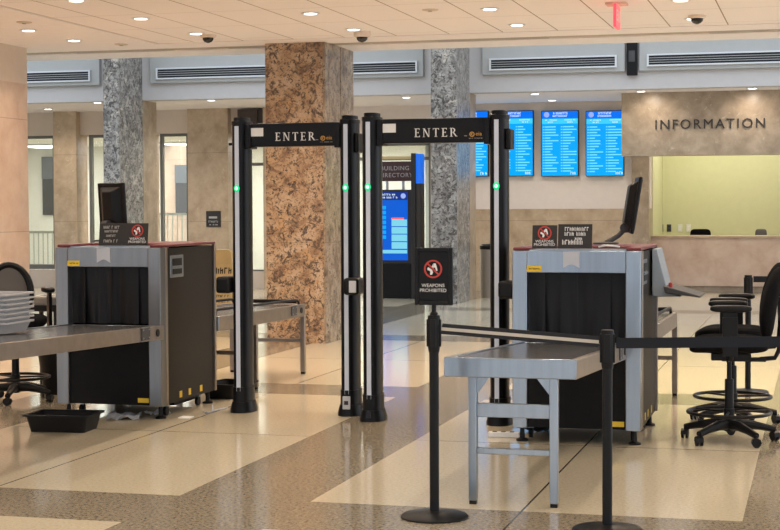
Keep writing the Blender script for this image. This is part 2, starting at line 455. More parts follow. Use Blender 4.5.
def glyph_row(mb, x0, x1, z, h, y0, y1, w=None):
    """a row of small illegible letter marks"""
    w = w or h * 0.55; x = x0
    while x < x1 - w * 0.5:
        k = random.random()
        if k < 0.12: x += w * 0.9; continue
        mb.box(x, x + w * 0.25, y0, y1, z - h / 2, z + h / 2)
        if k < 0.7: mb.box(x + w * 0.25, x + w * 0.8, y0, y1, z + h * (0.3 if k < 0.4 else -0.08), z + h * (0.5 if k < 0.4 else 0.12))
        if k > 0.4: mb.box(x + w * 0.55, x + w * 0.8, y0, y1, z - h / 2, z + h * 0.3)
        x += w * 1.15
    return mb


# ================================================================ STRUCTURE
struct('floor', MB().box(-19, 7, -7, 36, -0.15, 0), 'terrazzo', smooth=False)
# main ceiling: tiled field, plain border, with a shallow groove of painted shade between them, ending at the skylit slot
struct('ceiling', MB().box(-7.44, 7, -7, 17.36, 3.5, 3.8), 'ceiling_tiles', smooth=False)
struct('ceiling', MB().box(-19, -7.50, -7, 17.42, 3.5, 3.8).box(-19, 7, 17.42, 17.95, 3.5, 3.8).box(-19, 7, 18.28, 18.95, 3.5, 3.8), 'ceiling_paint', smooth=False)
struct('trim_1', MB().box(-7.50, -7.44, -7, 17.42, 3.512, 3.8).box(-7.44, 7, 17.36, 17.42, 3.512, 3.8), 'groove_shade', smooth=False)
struct('trim_2', MB().box(-19, 7, 17.95, 18.28, 3.512, 3.8), 'groove_shade', smooth=False)
mb = MB()
for x in (-8.9, -6.9, -4.3, -1.2, 1.4): mb.box(x, x + 1.3, 18.0, 18.23, 3.503, 3.512)
struct('trim_3', mb, 'slot_paint', smooth=False)
# upper walls of the skylit slot
struct('wall_slot_near', MB().box(-19, 7, 18.65, 18.95, 3.8, 6.0), 'bulkhead_paint', smooth=False)
struct('wall_bulkhead', MB().box(-19, 7, 26.5, 26.8, 3.5, 6.0), 'bulkhead_paint', smooth=False)
struct('ceiling', MB().box(-19, 7, 26.8, 36, 3.5, 3.8), 'ceiling_paint', smooth=False)
# left wall: pink travertine below, paint above, ending short of the slot
struct('wall_left', MB().box(-9.65, -9.155, 6, 17.4, 0, 3.07), 'pink_travertine', smooth=False)
struct('wall_left_upper', MB().box(-9.65, -9.155, 6, 17.4, 3.07, 3.5), 'wall_paint', smooth=False)
struct('wall_right', MB().box(6.5, 6.9, 26.5, 36, 0, 3.8), 'wall_paint', smooth=False)
struct('wall_far_left', MB().box(-19, -18.7, 17, 36, 0, 3.8), 'pale_paint', smooth=False)
mb = MB()
for x in (-9.4, -5.9, -3.4, -0.2, 3.2, 6.2): mb.box(x - 0.45, x + 0.45, -6.6, -6.0, 0, 3.5)
struct('wall_reflection_piers', mb, 'brown_travertine', smooth=False)  # unseen piers added to put dark streaks in the steel reflections
mb = MB()
for z in (0.0, 2.5): mb.box(-9.0, 6.0, -6.35, -6.25, z, z + 0.12)
struct('trim_9', mb, 'window_frame_paint', smooth=False)  # unseen rails added with the piers for the same reflections
# back wall with wainscot behind the screens
struct('wall_back', MB().box(-7.0, -3.0, 29.5, 29.8, 1.53, 3.5), 'far_wall_paint', smooth=False)
struct('wall_back_wainscot', MB().box(-7.0, -3.33, 29.44, 29.8, 0, 1.53), 'travertine', smooth=False)
struct('wall_back_left', MB().box(-10.25, -7.0, 29.5, 29.8, 2.80, 3.5).box(-7.12, -7.0, 29.5, 29.8, 0, 2.8), 'far_wall_paint', smooth=False)
# bulkhead raised panels with slot vents
def vent(x0, x1, label):
    t = thing('slot_vent', label, 'vent', ((x0 + x1) / 2, 26.42, 3.955), group=None)
    h = (x1 - x0) / 2
    mb = MB().box(-h, h, -0.04, 0.0, 0.075, 0.10).box(-h, h, -0.04, 0.0, -0.10, -0.075).box(-h, -h + 0.03, -0.04, 0, -0.075, 0.075).box(h - 0.03, h, -0.04, 0, -0.075, 0.075)
    mb.build('vent_frame', 'white_metal', t)
    MB().box(-h + 0.03, h - 0.03, -0.012, 0.0, -0.075, 0.075).build('vent_opening', 'dark_gap', t)
    for k in range(3):
        z = -0.0375 + k * 0.0375
        MB().box(-h + 0.03, h - 0.03, -0.03, -0.012, z - 0.0045, z + 0.0045).build('vent_louver', 'panel_paint', t)
for i, (x0, x1) in enumerate(((-17.2, -12.47), (-11.50, -6.50), (-5.49, -3.10), (-2.87, 3.0))):
    struct('trim_%d' % (4 + i), MB().box(x0, x1, 26.42, 26.5, 3.785, 5.4), 'panel_paint', bevel=0.01)
vent(-17.0, -12.64, 'long slotted air vent on the far left bulkhead panel, left of the grey granite pier')
vent(-11.37, -6.60, 'long slotted air vent running behind the tan granite column')
vent(-5.36, -3.23, 'short slotted air vent above the blue wall screens')
vent(-2.74, 2.8, 'long slotted air vent above the information desk fascia')
t = thing('speaker_column', 'tall dark wall unit between two bulkhead panels above the blue screens', 'speaker', (-2.985, 26.5, 3.72))
MB().box(-0.085, 0.085, -0.10, 0.0, 0, 1.0).build('speaker_housing', 'black_plastic', t, bevel=0.006)
MB().box(-0.05, 0.05, -0.11, -0.10, 0.22, 0.40).build('speaker_grille', 'grey_plastic', t)

# window wall on the left with travertine piers
ZT, ZB, YW = 3.04, 0.36, 29.3
def X(px, Y=29.3): return at(px, 200, Y=Y).x
xs = [(-18.7, -14.85, None), (X(54), X(88), 'pier'), (X(104), X(160), None), (X(188), X(251), 'pier')]
struct('wall_back_upper', MB().box(-18.7, -10.25, 29.3, 29.6, ZT, 3.5).box(-18.7, -10.25, 29.3, 29.6, 0, 0.34), 'wall_paint', smooth=False)
struct('wall_pier_1', MB().box(X(54, 29.12), X(87.5, 29.6), 29.12, 29.62, 0, 3.5), 'travertine', smooth=False)
struct('wall_pier_2', MB().box(X(188, 29.12), X(237, 29.6), 29.12, 29.62, 0, 3.5), 'travertine', smooth=False)
struct('wall_pier_3', MB().box(X(105, 29.2), X(159, 29.6), 29.2, 29.62, 0, 3.5), 'travertine', smooth=False)
struct('wall_pier_4', MB().box(-18.7, X(22, 29.6), 29.12, 29.62, 0, 3.5), 'travertine', smooth=False)
struct('wall_pier_5', MB().box(X(266.5), X(300), 29.12, 29.62, 0, 3.5), 'travertine', smooth=False)
def window(n, x0, x1, z0, z1, y=29.42, mull=()):
    t = bpy.data.objects.new('window_%d' % n, None); C.objects.link(t); t.location = ((x0 + x1) / 2, y, z0); t['kind'] = 'structure'
    h = (x1 - x0) / 2; H = z1 - z0; fr = 0.055
    mb = MB().box(-h, h, -0.05, 0.05, H - fr, H).box(-h, h, -0.09, 0.09, 0, 0.09).box(-h, -h + fr, -0.05, 0.05, 0.09, H - fr).box(h - fr, h, -0.05, 0.05, 0.09, H - fr)
    for z in mull: mb.box(-h + fr, h - fr, -0.04, 0.04, z - z0 - 0.03, z - z0 + 0.03)
    mb.build('window_frame', 'window_frame_paint', t)
    MB().box(-h + fr, h - fr, -0.004, 0.004, 0.09, H - fr).build('window_glass', 'window_glass', t)
window(1, X(22), X(54), ZB, ZT)
window(2, X(88), X(105), ZB, ZT)
window(3, X(159), X(188), ZB, ZT)
window(4, X(238), X(266.5), 0.14, ZT, mull=(2.42, 0.34))
window(5, -10.25 + 1.0, -7.12, 0.10, 2.80, y=29.6, mull=(2.5,))
# the room seen through those windows
struct('wall_room_beyond', MB().box(-18.7, -7.0, 34.6, 34.9, 0, 3.8), 'pale_paint', smooth=False)
struct('wall_room_beyond_pier', MB().box(X(166, 33.5), X(186, 33.5), 33.2, 33.6, 0, 3.5), 'pink_travertine', smooth=False)
struct('wall_room_beyond_side', MB().box(-7.3, -7.0, 29.8, 34.6, 0, 3.5), 'pale_paint', smooth=False)
def doorway(px0, px1, y0, y1, Yd, label):
    a = at(px0, y0, Y=Yd); b_ = at(px1, y1, Y=Yd)
    t = thing('dark_doorway', label, 'doorway', ((a.x + b_.x) / 2, Yd, b_.z))
    h = (b_.x - a.x) / 2; H = a.z - b_.z
    MB().box(-h, h, -0.05, 0.0, 0, H).build('opening', 'bronze', t)
    MB().box(-h, h, -0.08, -0.05, H * 0.62, H).build('transom_pane', 'dusk_glass', t)
doorway(43, 58, 157, 215, 34.58, 'tall dark doorway seen through the leftmost window')
doorway(176, 192, 165, 213, 33.18, 'tall dark recess seen through the window left of the tan pier')
def railing(px0, px1, ytop, Yd, label):
    a = at(px0, ytop, Y=Yd); b_ = at(px1, ytop, Y=Yd)
    t = thing('railing', label, 'railing', ((a.x + b_.x) / 2, Yd, 0)); h = (b_.x - a.x) / 2
    MB().box(-h, h, -0.025, 0.025, a.z - 0.05, a.z).box(-h, h, -0.02, 0.02, 0.18, 0.22).box(-h, -h + 0.04, -0.02, 0.02, 0, a.z - 0.05).box(h - 0.04, h, -0.02, 0.02, 0, a.z - 0.05).build('rail', 'sage', t)
    n = int(2 * h / 0.11)
    for k in range(1, n): MB().box(-h + k * 0.11 - 0.008, -h + k * 0.11 + 0.008, -0.01, 0.01, 0.22, a.z - 0.05).build('baluster', 'sage', t)
railing(20, 62, 231, 31.5, 'pale green railing of thin bars seen through the leftmost window')
railing(158, 192, 213, 31.5, 'grey railing of thin bars seen through the window left of the plaque pier')
struct('ceiling_room_beyond', MB().box(-18.7, -7.0, 29.8, 34.6, 3.02, 3.12), 'pale_paint', smooth=False)
for i, x in enumerate((-16.9, -13.4, -11.3)):
    t = thing('ceiling_light', ('bright square ceiling light seen through the leftmost window', 'bright square ceiling light seen through the far window just left of the wall plaque', 'bright square ceiling light beyond the narrow window behind the gates')[i], 'light', (x, 33.2, 3.02))
    MB().box(-0.62, 0.62, -0.62, 0.62, -0.04, 0).build('light_frame', 'white_metal', t)
    MB().box(-0.56, 0.56, -0.56, 0.56, -0.055, -0.04).build('diffuser', 'panel_light', t)

# skylit slot piers: thin blades of granite with brown stone behind
struct('pillar_2', MB().box(-11.97, -11.68, 25.5, 26.5, 0, 5.6), 'grey_granite', smooth=False)
struct('pillar_3', MB().box(-11.97, -11.68, 26.51, 27.12, 0, 3.5), 'brown_travertine', smooth=False)
struct('pillar_4', MB().box(-6.15, -5.72, 25.5, 26.5, 0, 5.6), 'grey_granite', smooth=False)
struct('pillar_5', MB().box(-6.15, -5.72, 26.51, 27.0, 0, 3.5), 'brown_travertine', smooth=False)
# big tan granite column
struct('pillar_1', MB().box(-6.27, -5.57, 17.75, 18.94, 0, 3.5), 'tan_granite', smooth=False)
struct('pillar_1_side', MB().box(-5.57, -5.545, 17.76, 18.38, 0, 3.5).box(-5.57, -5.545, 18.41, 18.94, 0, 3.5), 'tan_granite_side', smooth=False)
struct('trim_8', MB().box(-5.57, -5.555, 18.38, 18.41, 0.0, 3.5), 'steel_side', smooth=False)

# information desk
struct('wall_information_fascia', MB().box(-3.27, 6.5, 27.4, 27.8, 2.43, 3.5), 'brown_travertine', smooth=False)
text('INFORMATION', 'wall_information_lettering', 'bronze', None, (-1.795, 27.385, 2.945), 0.232, ext=0.012, space=1.22, sx=1.0)
bpy.data.objects['wall_information_lettering']['kind'] = 'structure'
struct('wall_jamb', MB().box(-3.33, -3.02, 29.44, 30.2, 0, 3.5), 'brown_travertine', smooth=False)
struct('wall_desk_room', MB().box(-3.5, 6.5, 33.0, 33.3, 0, 3.5).box(-3.3, -3.1, 30.2, 33.0, 0, 3.5), 'green_paint', smooth=False)
t = thing('information_desk', 'long travertine information desk under the stone fascia', 'desk', (1.5, 29.9, 0))
MB().box(-4.52, 4.9, 0.0, 0.25, 0.10, 0.985).build('desk_front', 'pink_travertine', t)
MB().box(-4.52, 4.9, 0.04, 0.25, 0.0, 0.10).build('toe_kick', 'brown_travertine', t)
MB().box(-4.52, 4.9, -0.03, 0.70, 0.985, 1.025).build('countertop', 'travertine', t, bevel=0.008)
for (px, m, lab) in ((661, 'grey_plastic', 'leftmost grey wall outlet on the green wall behind the desk'), (669, 'grey_plastic', 'second grey wall outlet on the green wall behind the desk'),
                     (680, 'pale_paint', 'pale wall outlet on the green wall, left one of the pair'), (688.5, 'pale_paint', 'pale wall outlet on the green wall, nearest the black chair top')):
    p = at(px, 228, Y=32.99)
    t = thing('wall_outlet', lab, 'outlet', (p.x, 33.0, p.z))
    MB().box(-0.045, 0.045, -0.012, 0, -0.075, 0.075).build('cover_plate', m, t, bevel=0.004)
    MB().box(-0.02, 0.02, -0.018, -0.012, -0.045, -0.01).box(-0.02, 0.02, -0.018, -0.012, 0.01, 0.045).build('socket', 'dark_gap' if m != 'pale_paint' else 'ceiling_paint', t)
for (px0, px1, y, m, lab) in ((690, 711, 229.5, 'black_fabric', 'black chair back showing above the information desk top'), (755, 767, 229.5, 'mesh_grey', 'grey chair back showing above the desk near the right edge')):
    a = at(px0, y, Y=31.0); b_ = at(px1, y, Y=31.0); w = (b_.x - a.x) / 2
    t = thing('desk_chair', lab, 'chair', ((a.x + b_.x) / 2, 31.0, 0))
    MB().superell((0, 0, a.z - 0.22), (w, 0.05, 0.23), 0.35, 0.4).build('backrest', m, t)
    MB().superell((0, 0.32, 0.50), (0.25, 0.25, 0.05), 0.5, 0.6).build('seat', m, t)
    MB().tube([(0, 0.06, 0.76), (0, 0.12, 0.46), (0, 0.32, 0.44)], 0.02).tube([(0, 0.32, 0.48), (0, 0.32, 0.08)], 0.03).build('gas_column', 'black_plastic', t)
    mb = MB()
    for k in range(5):
        a5 = k * 2 * PI / 5; mb.tube([(0, 0.32, 0.09), (0.28 * math.cos(a5), 0.32 + 0.28 * math.sin(a5), 0.03)], [0.03, 0.02])
        mb.lathe([(0.01, 0), (0.028, 0.02), (0.01, 0.05)], (0.28 * math.cos(a5), 0.32 + 0.28 * math.sin(a5), 0))
    mb.build('star_base', 'black_plastic', t)

# ================================================================ wall screens
def wall_screen(x0, x1, z0, z1, label, seal=True):
    w = (x1 - x0) / 2; H = z1 - z0
    t = thing('wall_screen', label, 'screen', ((x0 + x1) / 2, 29.5, z0), group='blue court screens on the back wall')
    MB().box(-w, w, -0.10, 0, 0, H).build('screen_housing', 'black_plastic', t, bevel=0.004)
    e = 0.012; Yf = -0.10
    MB().box(-w + e, w - e, Yf - 0.004, Yf, e, H - e).build('display', 'screen_blue', t)
    MB().box(-w + e, w - e, Yf - 0.006, Yf - 0.004, H - 0.145, H - e).build('header_band', 'screen_band', t)
    MB().box(-w + e, w - e, Yf - 0.006, Yf - 0.004, H - 0.245, H - 0.152).build('column_header', 'screen_cyan', t)
    if seal: MB().lathe([(0.05, 0), (0.05, 0.002)], (0, 0, 0), 20).build('seal', 'screen_seal', t, M=Matrix.Translation((-w + 0.10, Yf - 0.006, H - 0.075)) @ Matrix.Rotation(PI / 2, 4, 'X'))
    mb = MB()
    glyph_row(mb, -0.12, 0.14, H - 0.05, 0.040, Yf - 0.008, Yf - 0.006, 0.024); glyph_row(mb, -0.13, 0.14, H - 0.10, 0.036, Yf - 0.008, Yf - 0.006, 0.022)
    for cx_ in (-0.17, 0.19):
        glyph_row(mb, cx_ - 0.10, cx_ + 0.11, H - 0.175, 0.024, Yf - 0.008, Yf - 0.006, 0.018); glyph_row(mb, cx_ - 0.05, cx_ + 0.06, H - 0.215, 0.026, Yf - 0.008, Yf - 0.006, 0.018)
    glyph_row(mb, 0.20, w - 0.03, 0.06, 0.05, Yf - 0.008, Yf - 0.006, 0.03)
    mb.build('header_text', 'screen_white', t)
    mb = MB()
    n = 17
    for col in (0, 1):
        xa = -w + 0.03 if col == 0 else 0.02
        for k in range(n):
            z = H - 0.30 - k * 0.051
            mb.box(xa, xa + 0.03, Yf - 0.008, Yf - 0.004, z - 0.008, z + 0.008)
            L = random.choice((0.10, 0.14, 0.17, 0.2, 0.22, 0.25)); mb.box(xa + 0.04, xa + 0.04 + L, Yf - 0.008, Yf - 0.004, z - 0.0095, z + 0.0095)
    mb.build('text_rows', 'screen_row', t)
wall_screen(-6.69, -5.99, 2.14, 3.37, 'blue wall screen partly hidden behind the grey granite pier')
wall_screen(-5.84, -5.14, 2.14, 3.36, 'blue wall screen of court listings directly behind the right gate post')
wall_screen(-4.99, -4.30, 2.13, 3.345, 'blue wall screen of listings, the fully visible one in mid row')
wall_screen(-4.165, -3.465, 2.125, 3.33, 'rightmost blue wall screen, its edge against the information fascia')

# ================================================================ kiosk and directory board
t = thing('directory_kiosk', 'dark freestanding kiosk with a blue touchscreen seen through the right gate', 'kiosk', (-7.12, 26.7, 0))
MB().box(-0.42, 0.34, 0, 0.16, 0.0, 0.60).build('kiosk_plinth', 'kiosk_black', t, bevel=0.005)
MB().box(-0.42, 0.34, 0, 0.16, 0.60, 1.88).build('kiosk_body', 'kiosk_grey', t, bevel=0.01)
MB().box(-0.40, 0.265, -0.012, 0.0, 0.66, 1.84).build('display', 'screen_deep', t)
MB().box(-0.40, 0.265, -0.016, -0.012, 1.70, 1.84).build('header_band', 'screen_navy', t)
mb = MB(); glyph_row(mb, -0.24, 0.05, 1.795, 0.032, -0.019, -0.016, 0.026); glyph_row(mb, -0.24, 0.08, 1.745, 0.032, -0.019, -0.016, 0.026)
mb.build('header_text', 'screen_white', t)
MB().lathe([(0.045, 0), (0.045, 0.002)]).build('seal', 'screen_seal', t, M=Matrix.Translation((0.19, -0.016, 1.77)) @ Matrix.Rotation(PI / 2, 4, 'X'))
mb = MB()
for k in range(7): mb.box(-0.30, -0.12, -0.016, -0.012, 1.54 - k * 0.085, 1.60 - k * 0.085)
mb.build('menu_buttons', 'screen_blue', t)
mb = MB()
for k in range(4): mb.box(-0.02, 0.255, -0.016, -0.012, 1.25 - k * 0.13, 1.365 - k * 0.13)
mb.box(-0.40, 0.255, -0.016, -0.012, 0.78, 0.84)
mb.build('listing_panel', 'screen_aqua', t)
MB().box(-0.02, 0.20, -0.018, -0.016, 1.365, 1.395).build('red_caption', 'exit_red', t)
t = thing('directory_sign', 'maroon BUILDING DIRECTORY board above the dark kiosk', 'sign', (-7.12, 26.95, 0))
MB().box(-0.42, 0.34, -0.03, 0.02, 2.03, 2.37).build('board', 'directory_maroon', t, bevel=0.004)
text('BUILDING', 'lettering', 'silver_ink', t, (-0.02, -0.033, 2.25), 0.105, space=1.12)
text('DIRECTORY', 'lettering', 'silver_ink', t, (-0.01, -0.033, 2.13), 0.105, space=1.12)
MB().box(-0.19, -0.15, 0.0, 0.03, 0, 2.03).box(0.10, 0.14, 0.0, 0.03, 0, 2.03).build('post', 'steel', t)
MB().box(-0.42, 0.34, -0.02, 0.02, 2.41, 2.46).build('top_rail', 'tan_board', t)
t = thing('portal_post', 'tall dark upright with a painted blue reflection at the top beside the directory kiosk', 'post', (-6.67, 26.6, 0))
MB().box(-0.10, -0.02, 0, 0.3, 0, 2.50).build('upright', 'kiosk_grey', t, bevel=0.005)
MB().box(-0.02, 0.07, 0.02, 0.28, 0, 1.98).build('side_channel', 'bronze', t, bevel=0.005)
MB().box(-0.02, 0.07, 0.02, 0.28, 1.98, 2.49).build('reflection_panel', 'blue_reflection', t, bevel=0.005)  # glow stands in for blue light reflected on the post top
t = thing('metal_door_frame', 'grey brown metal door frame between the kiosk and the grey granite pier', 'door frame', (-6.45, 27.0, 0))
MB().box(-0.06, 0.14, 0, 0.12, 0, 2.40).build('jamb', 'trash_steel', t, bevel=0.005)
for z in (0.5, 1.2, 1.9): MB().box(-0.02, 0.01, -0.01, 0.0, z, z + 0.07).build('hinge', 'steel', t)
MB().box(0.03, 0.06, -0.012, 0.0, 1.0, 1.10).build('lock_indicator', 'red_ink', t)

t = thing('trash_can', 'tall stainless trash can behind the grey granite pier', 'trash can', (-5.50, 27.25, 0))
MB().lathe([(0.19, 0), (0.19, 0.03), (0.20, 0.035), (0.20, 0.84)]).build('can_body', 'trash_steel', t)
MB().lathe([(0.20, 0.84), (0.205, 0.85), (0.205, 0.90), (0.17, 0.93), (0.08, 0.935)]).build('can_lid', 'black_plastic', t)

p = at(213.5, 219, Y=29.11)
t = thing('wall_plaque', 'small square dark plaque on the travertine pier left of the gates', 'plaque', (p.x, 29.12, p.z))
MB().box(-0.15, 0.15, -0.02, 0, -0.155, 0.155).build('plate', 'kiosk_grey', t, bevel=0.004)
mb = MB(); glyph_row(mb, -0.10, 0.10, -0.05, 0.04, -0.024, -0.02); glyph_row(mb, -0.08, 0.09, -0.11, 0.03, -0.024, -0.02); mb.box(-0.09, 0.08, -0.024, -0.02, 0.01, 0.05)
mb.build('lettering', 'grey_ink', t)
t = thing('wall_box', 'dark brown box high under the far ceiling, just left of the tan granite column', 'box', (at(251, 115, Y=29.1).x, 29.3, 3.05))
MB().box(-0.28, 0.12, -0.20, 0, 0, 0.42).build('cabinet', 'dark_wood', t, bevel=0.006)
MB().box(0.12, 0.27, -0.14, 0, -0.05, 0.44).build('side_duct', 'bronze', t, bevel=0.006)
# leaning tan board behind left machine
t = thing('floor_sign', 'tan folding floor sign standing behind the left x-ray machine', 'sign', (-7.55, 19.4, 0))
p0 = at(216, 299, Y=19.4); p1 = at(232, 250, Y=19.4)
wv = (p1.x - p0.x) / 2; t.location = ((p0.x + p1.x) / 2, 19.4, 0)
def fs(side):
    M = Matrix.Translation((0, 0.12 * side, 0)) @ Matrix.Rotation(R(8 * side), 4, 'X')
    mb = MB(); w = wv + 0.02
    mb.prism([(-w, 0.02), (w, 0.02), (w * 0.86, p1.z - 0.02), (w * 0.6, p1.z + 0.02), (-w * 0.6, p1.z + 0.02), (-w * 0.86, p1.z - 0.02)], 'y', -0.012, 0.012)
    return mb.build('panel', 'tan_board', t, M=M, bevel=0.003)
fs(1); fs(-1)
mb = MB(); glyph_row(mb, -0.10, 0.10, 0.62, 0.10, -0.018, -0.012, 0.07); glyph_row(mb, -0.10, 0.1, 0.78, 0.08, -0.018, -0.012, 0.05); glyph_row(mb, -0.10, 0.1, 0.45, 0.03, -0.018, -0.012, 0.02); glyph_row(mb, -0.10, 0.1, 0.38, 0.03, -0.018, -0.012, 0.02)
mb.build('markings', 'ink', t, M=Matrix.Translation((0, -0.12, 0)) @ Matrix.Rotation(R(-8), 4, 'X'))

# ================================================================ ceiling fixtures
def downlight(x, y, label, group='recessed ceiling downlights', r=0.075):
    t = thing('downlight', label, 'light', (x, y, 3.5), group=group)
    MB().lathe([(r, 0.0), (r + 0.02, -0.001), (r + 0.02, -0.006), (r, -0.010), (r - 0.012, -0.008)]).build('trim_ring', 'white_metal', t)
    MB().lathe([(r - 0.012, -0.011), (r - 0.02, -0.014), (0.01, -0.015)]).build('lens', 'lens_light', t)
names = {(-8.20, 16.72): 'lit round downlight nearest the left wall end, in the far row', (-8.20, 15.63): 'lit round downlight nearest the left wall, in the nearer row',
         (-6.61, 16.45): 'lit round downlight beside the left dome camera', (-6.61, 14.98): 'lit round downlight in the tiled field, near the groove corner',
         (-6.60, 13.51): 'lit round downlight cut by the top edge at left',
         (-4.85, 16.58): 'lit round downlight beside the middle dome camera', (-4.85, 15.08): 'lit round downlight above the left gate header',
         (-3.09, 16.68): 'lit round downlight between the grey pier and the red exit sign, farther one', (-3.09, 15.25): 'lit round downlight between the grey pier and the exit sign, nearer one',
         (-1.26, 16.65): 'lit round downlight beside the right dome camera', (-1.26, 15.12): 'lit round downlight cut by the top edge right of the exit sign'}
for (x, y), lab in names.items(): downlight(x, y, lab)
for (x, y, lab) in ((-14.4, 28.2, 'small far downlight left of the first travertine pier'), (-12.67, 26.75, 'small far downlight just left of the grey granite blade'), (-10.49, 26.81, 'small far downlight between grey blade and tan column'),
                    (-7.0, 27.2, 'small far downlight left of the middle grey pier'), (-4.7, 27.05, 'small far downlight above the blue screens, nearer of two'), (-4.69, 28.8, 'small far downlight above the blue screens, farther of two'),
                    (-2.9, 27.0, 'small far downlight over the left end of the stone fascia'), (-1.08, 26.9, 'small far downlight over the right half of the stone fascia')):
    downlight(x, y, lab, 'far lobby downlights', 0.08)
def disc(x, y, lab):
    t = thing('ceiling_sensor', lab, 'sensor', (x, y, 3.5), group='flat ceiling sensors')
    MB().lathe([(0.08, 0), (0.08, -0.006), (0.06, -0.012)]).build('cover', 'wall_paint', t)
    MB().lathe([(0.02, -0.012), (0.02, -0.02)]).build('sensor_eye', 'slot_paint', t)
disc(-7.89, 14.95, 'flat round sensor on the ceiling border near the left downlights')
disc(-7.88, 17.29, 'flat round sensor on the ceiling near the groove corner')
disc(-3.66, 15.16, 'flat round sensor in the tiled ceiling above the right gate')
def dome(x, y, lab, tall=0.0):
    t = thing('dome_camera', lab, 'security camera', (x, y, 3.5), group='ceiling dome cameras')
    MB().lathe([(0.092, 0), (0.092, -0.02 - tall), (0.075, -0.032 - tall)]).build('camera_base', 'wall_paint', t)
    MB().lathe([(0.062, -0.032 - tall), (0.058, -0.055 - tall), (0.038, -0.078 - tall), (0.01, -0.088 - tall)]).build('camera_dome', 'dome_black', t)
dome(*at(208, 35, Z=3.5).xy, 'dark dome camera on the ceiling left of the tan granite column')
dome(*at(362, 31.5, Z=3.5).xy, 'dome camera with a deep pale base, right of the tan column', 0.03)
dome(*at(697, 15.4, Z=3.5).xy, 'dark dome camera on the ceiling right of the red exit sign')
t = thing('exit_sign', 'red lit exit sign hanging edge-on from the tiled ceiling', 'sign', (-1.86, 15.2, 3.5))
MB().box(-0.10, 0.10, -0.09, 0.09, -0.02, 0).build('canopy', 'wall_paint', t, bevel=0.004)
MB().box(-0.014, 0.014, -0.16, 0.16, -0.235, -0.02).build('sign_panel', 'exit_red', t, bevel=0.003)
text('EXIT', 'lettering', 'white_ink', t, (0.016, 0, -0.13), 0.15, rot=(PI / 2, 0, PI / 2))

# ================================================================ x-ray machines (origin: front left foot corner on floor)
MW, MH, ML = 0.86, 1.295, 1.14
def weapons_badge(t, x, y, z, r, rot=None):
    """red barred circle with white shapes, on a plane facing -y"""
    M = Matrix.Translation((x, y, z)) @ (rot or Matrix.Identity(4))
    n = 26; mb = MB()
    for k in range(n):
        a0, a1 = 2 * PI * k / n, 2 * PI * (k + 1) / n
        mb.prism([(r * math.cos(a0), r * math.sin(a0)), (r * math.cos(a1), r * math.sin(a1)), (0.82 * r * math.cos(a1), 0.82 * r * math.sin(a1)), (0.82 * r * math.cos(a0), 0.82 * r * math.sin(a0))], 'y', -0.003, 0)
    d = 0.7071
    mb.prism([(-0.86 * r * d - 0.06 * r, 0.86 * r * d - 0.06 * r), (-0.86 * r * d + 0.06 * r, 0.86 * r * d + 0.06 * r), (0.86 * r * d + 0.06 * r, -0.86 * r * d + 0.06 * r), (0.86 * r * d - 0.06 * r, -0.86 * r * d - 0.06 * r)], 'y', -0.004, -0.001)
    mb.build('prohibition_ring', 'red_ink', t, M=M)
    mb = MB()
    def P(pts): mb.prism([(p[0] * r, p[1] * r) for p in pts], 'y', -0.0025, 0)
    P([(-0.62, 0.08), (-0.52, 0.20), (-0.10, -0.10), (0.0, -0.36), (-0.12, -0.62), (-0.34, -0.62), (-0.30, -0.30), (-0.42, -0.16), (-0.6, -0.14)])
    P([(0.05, 0.62), (0.30, 0.60), (0.42, 0.2), (0.5, -0.18), (0.36, -0.2), (0.22, 0.12), (0.06, 0.22)])
    P([(-0.15, 0.25), (0.0, 0.55), (0.06, 0.10), (-0.05, 0.0)])
    mb.build('weapon_symbols', 'white_ink', t, M=M)

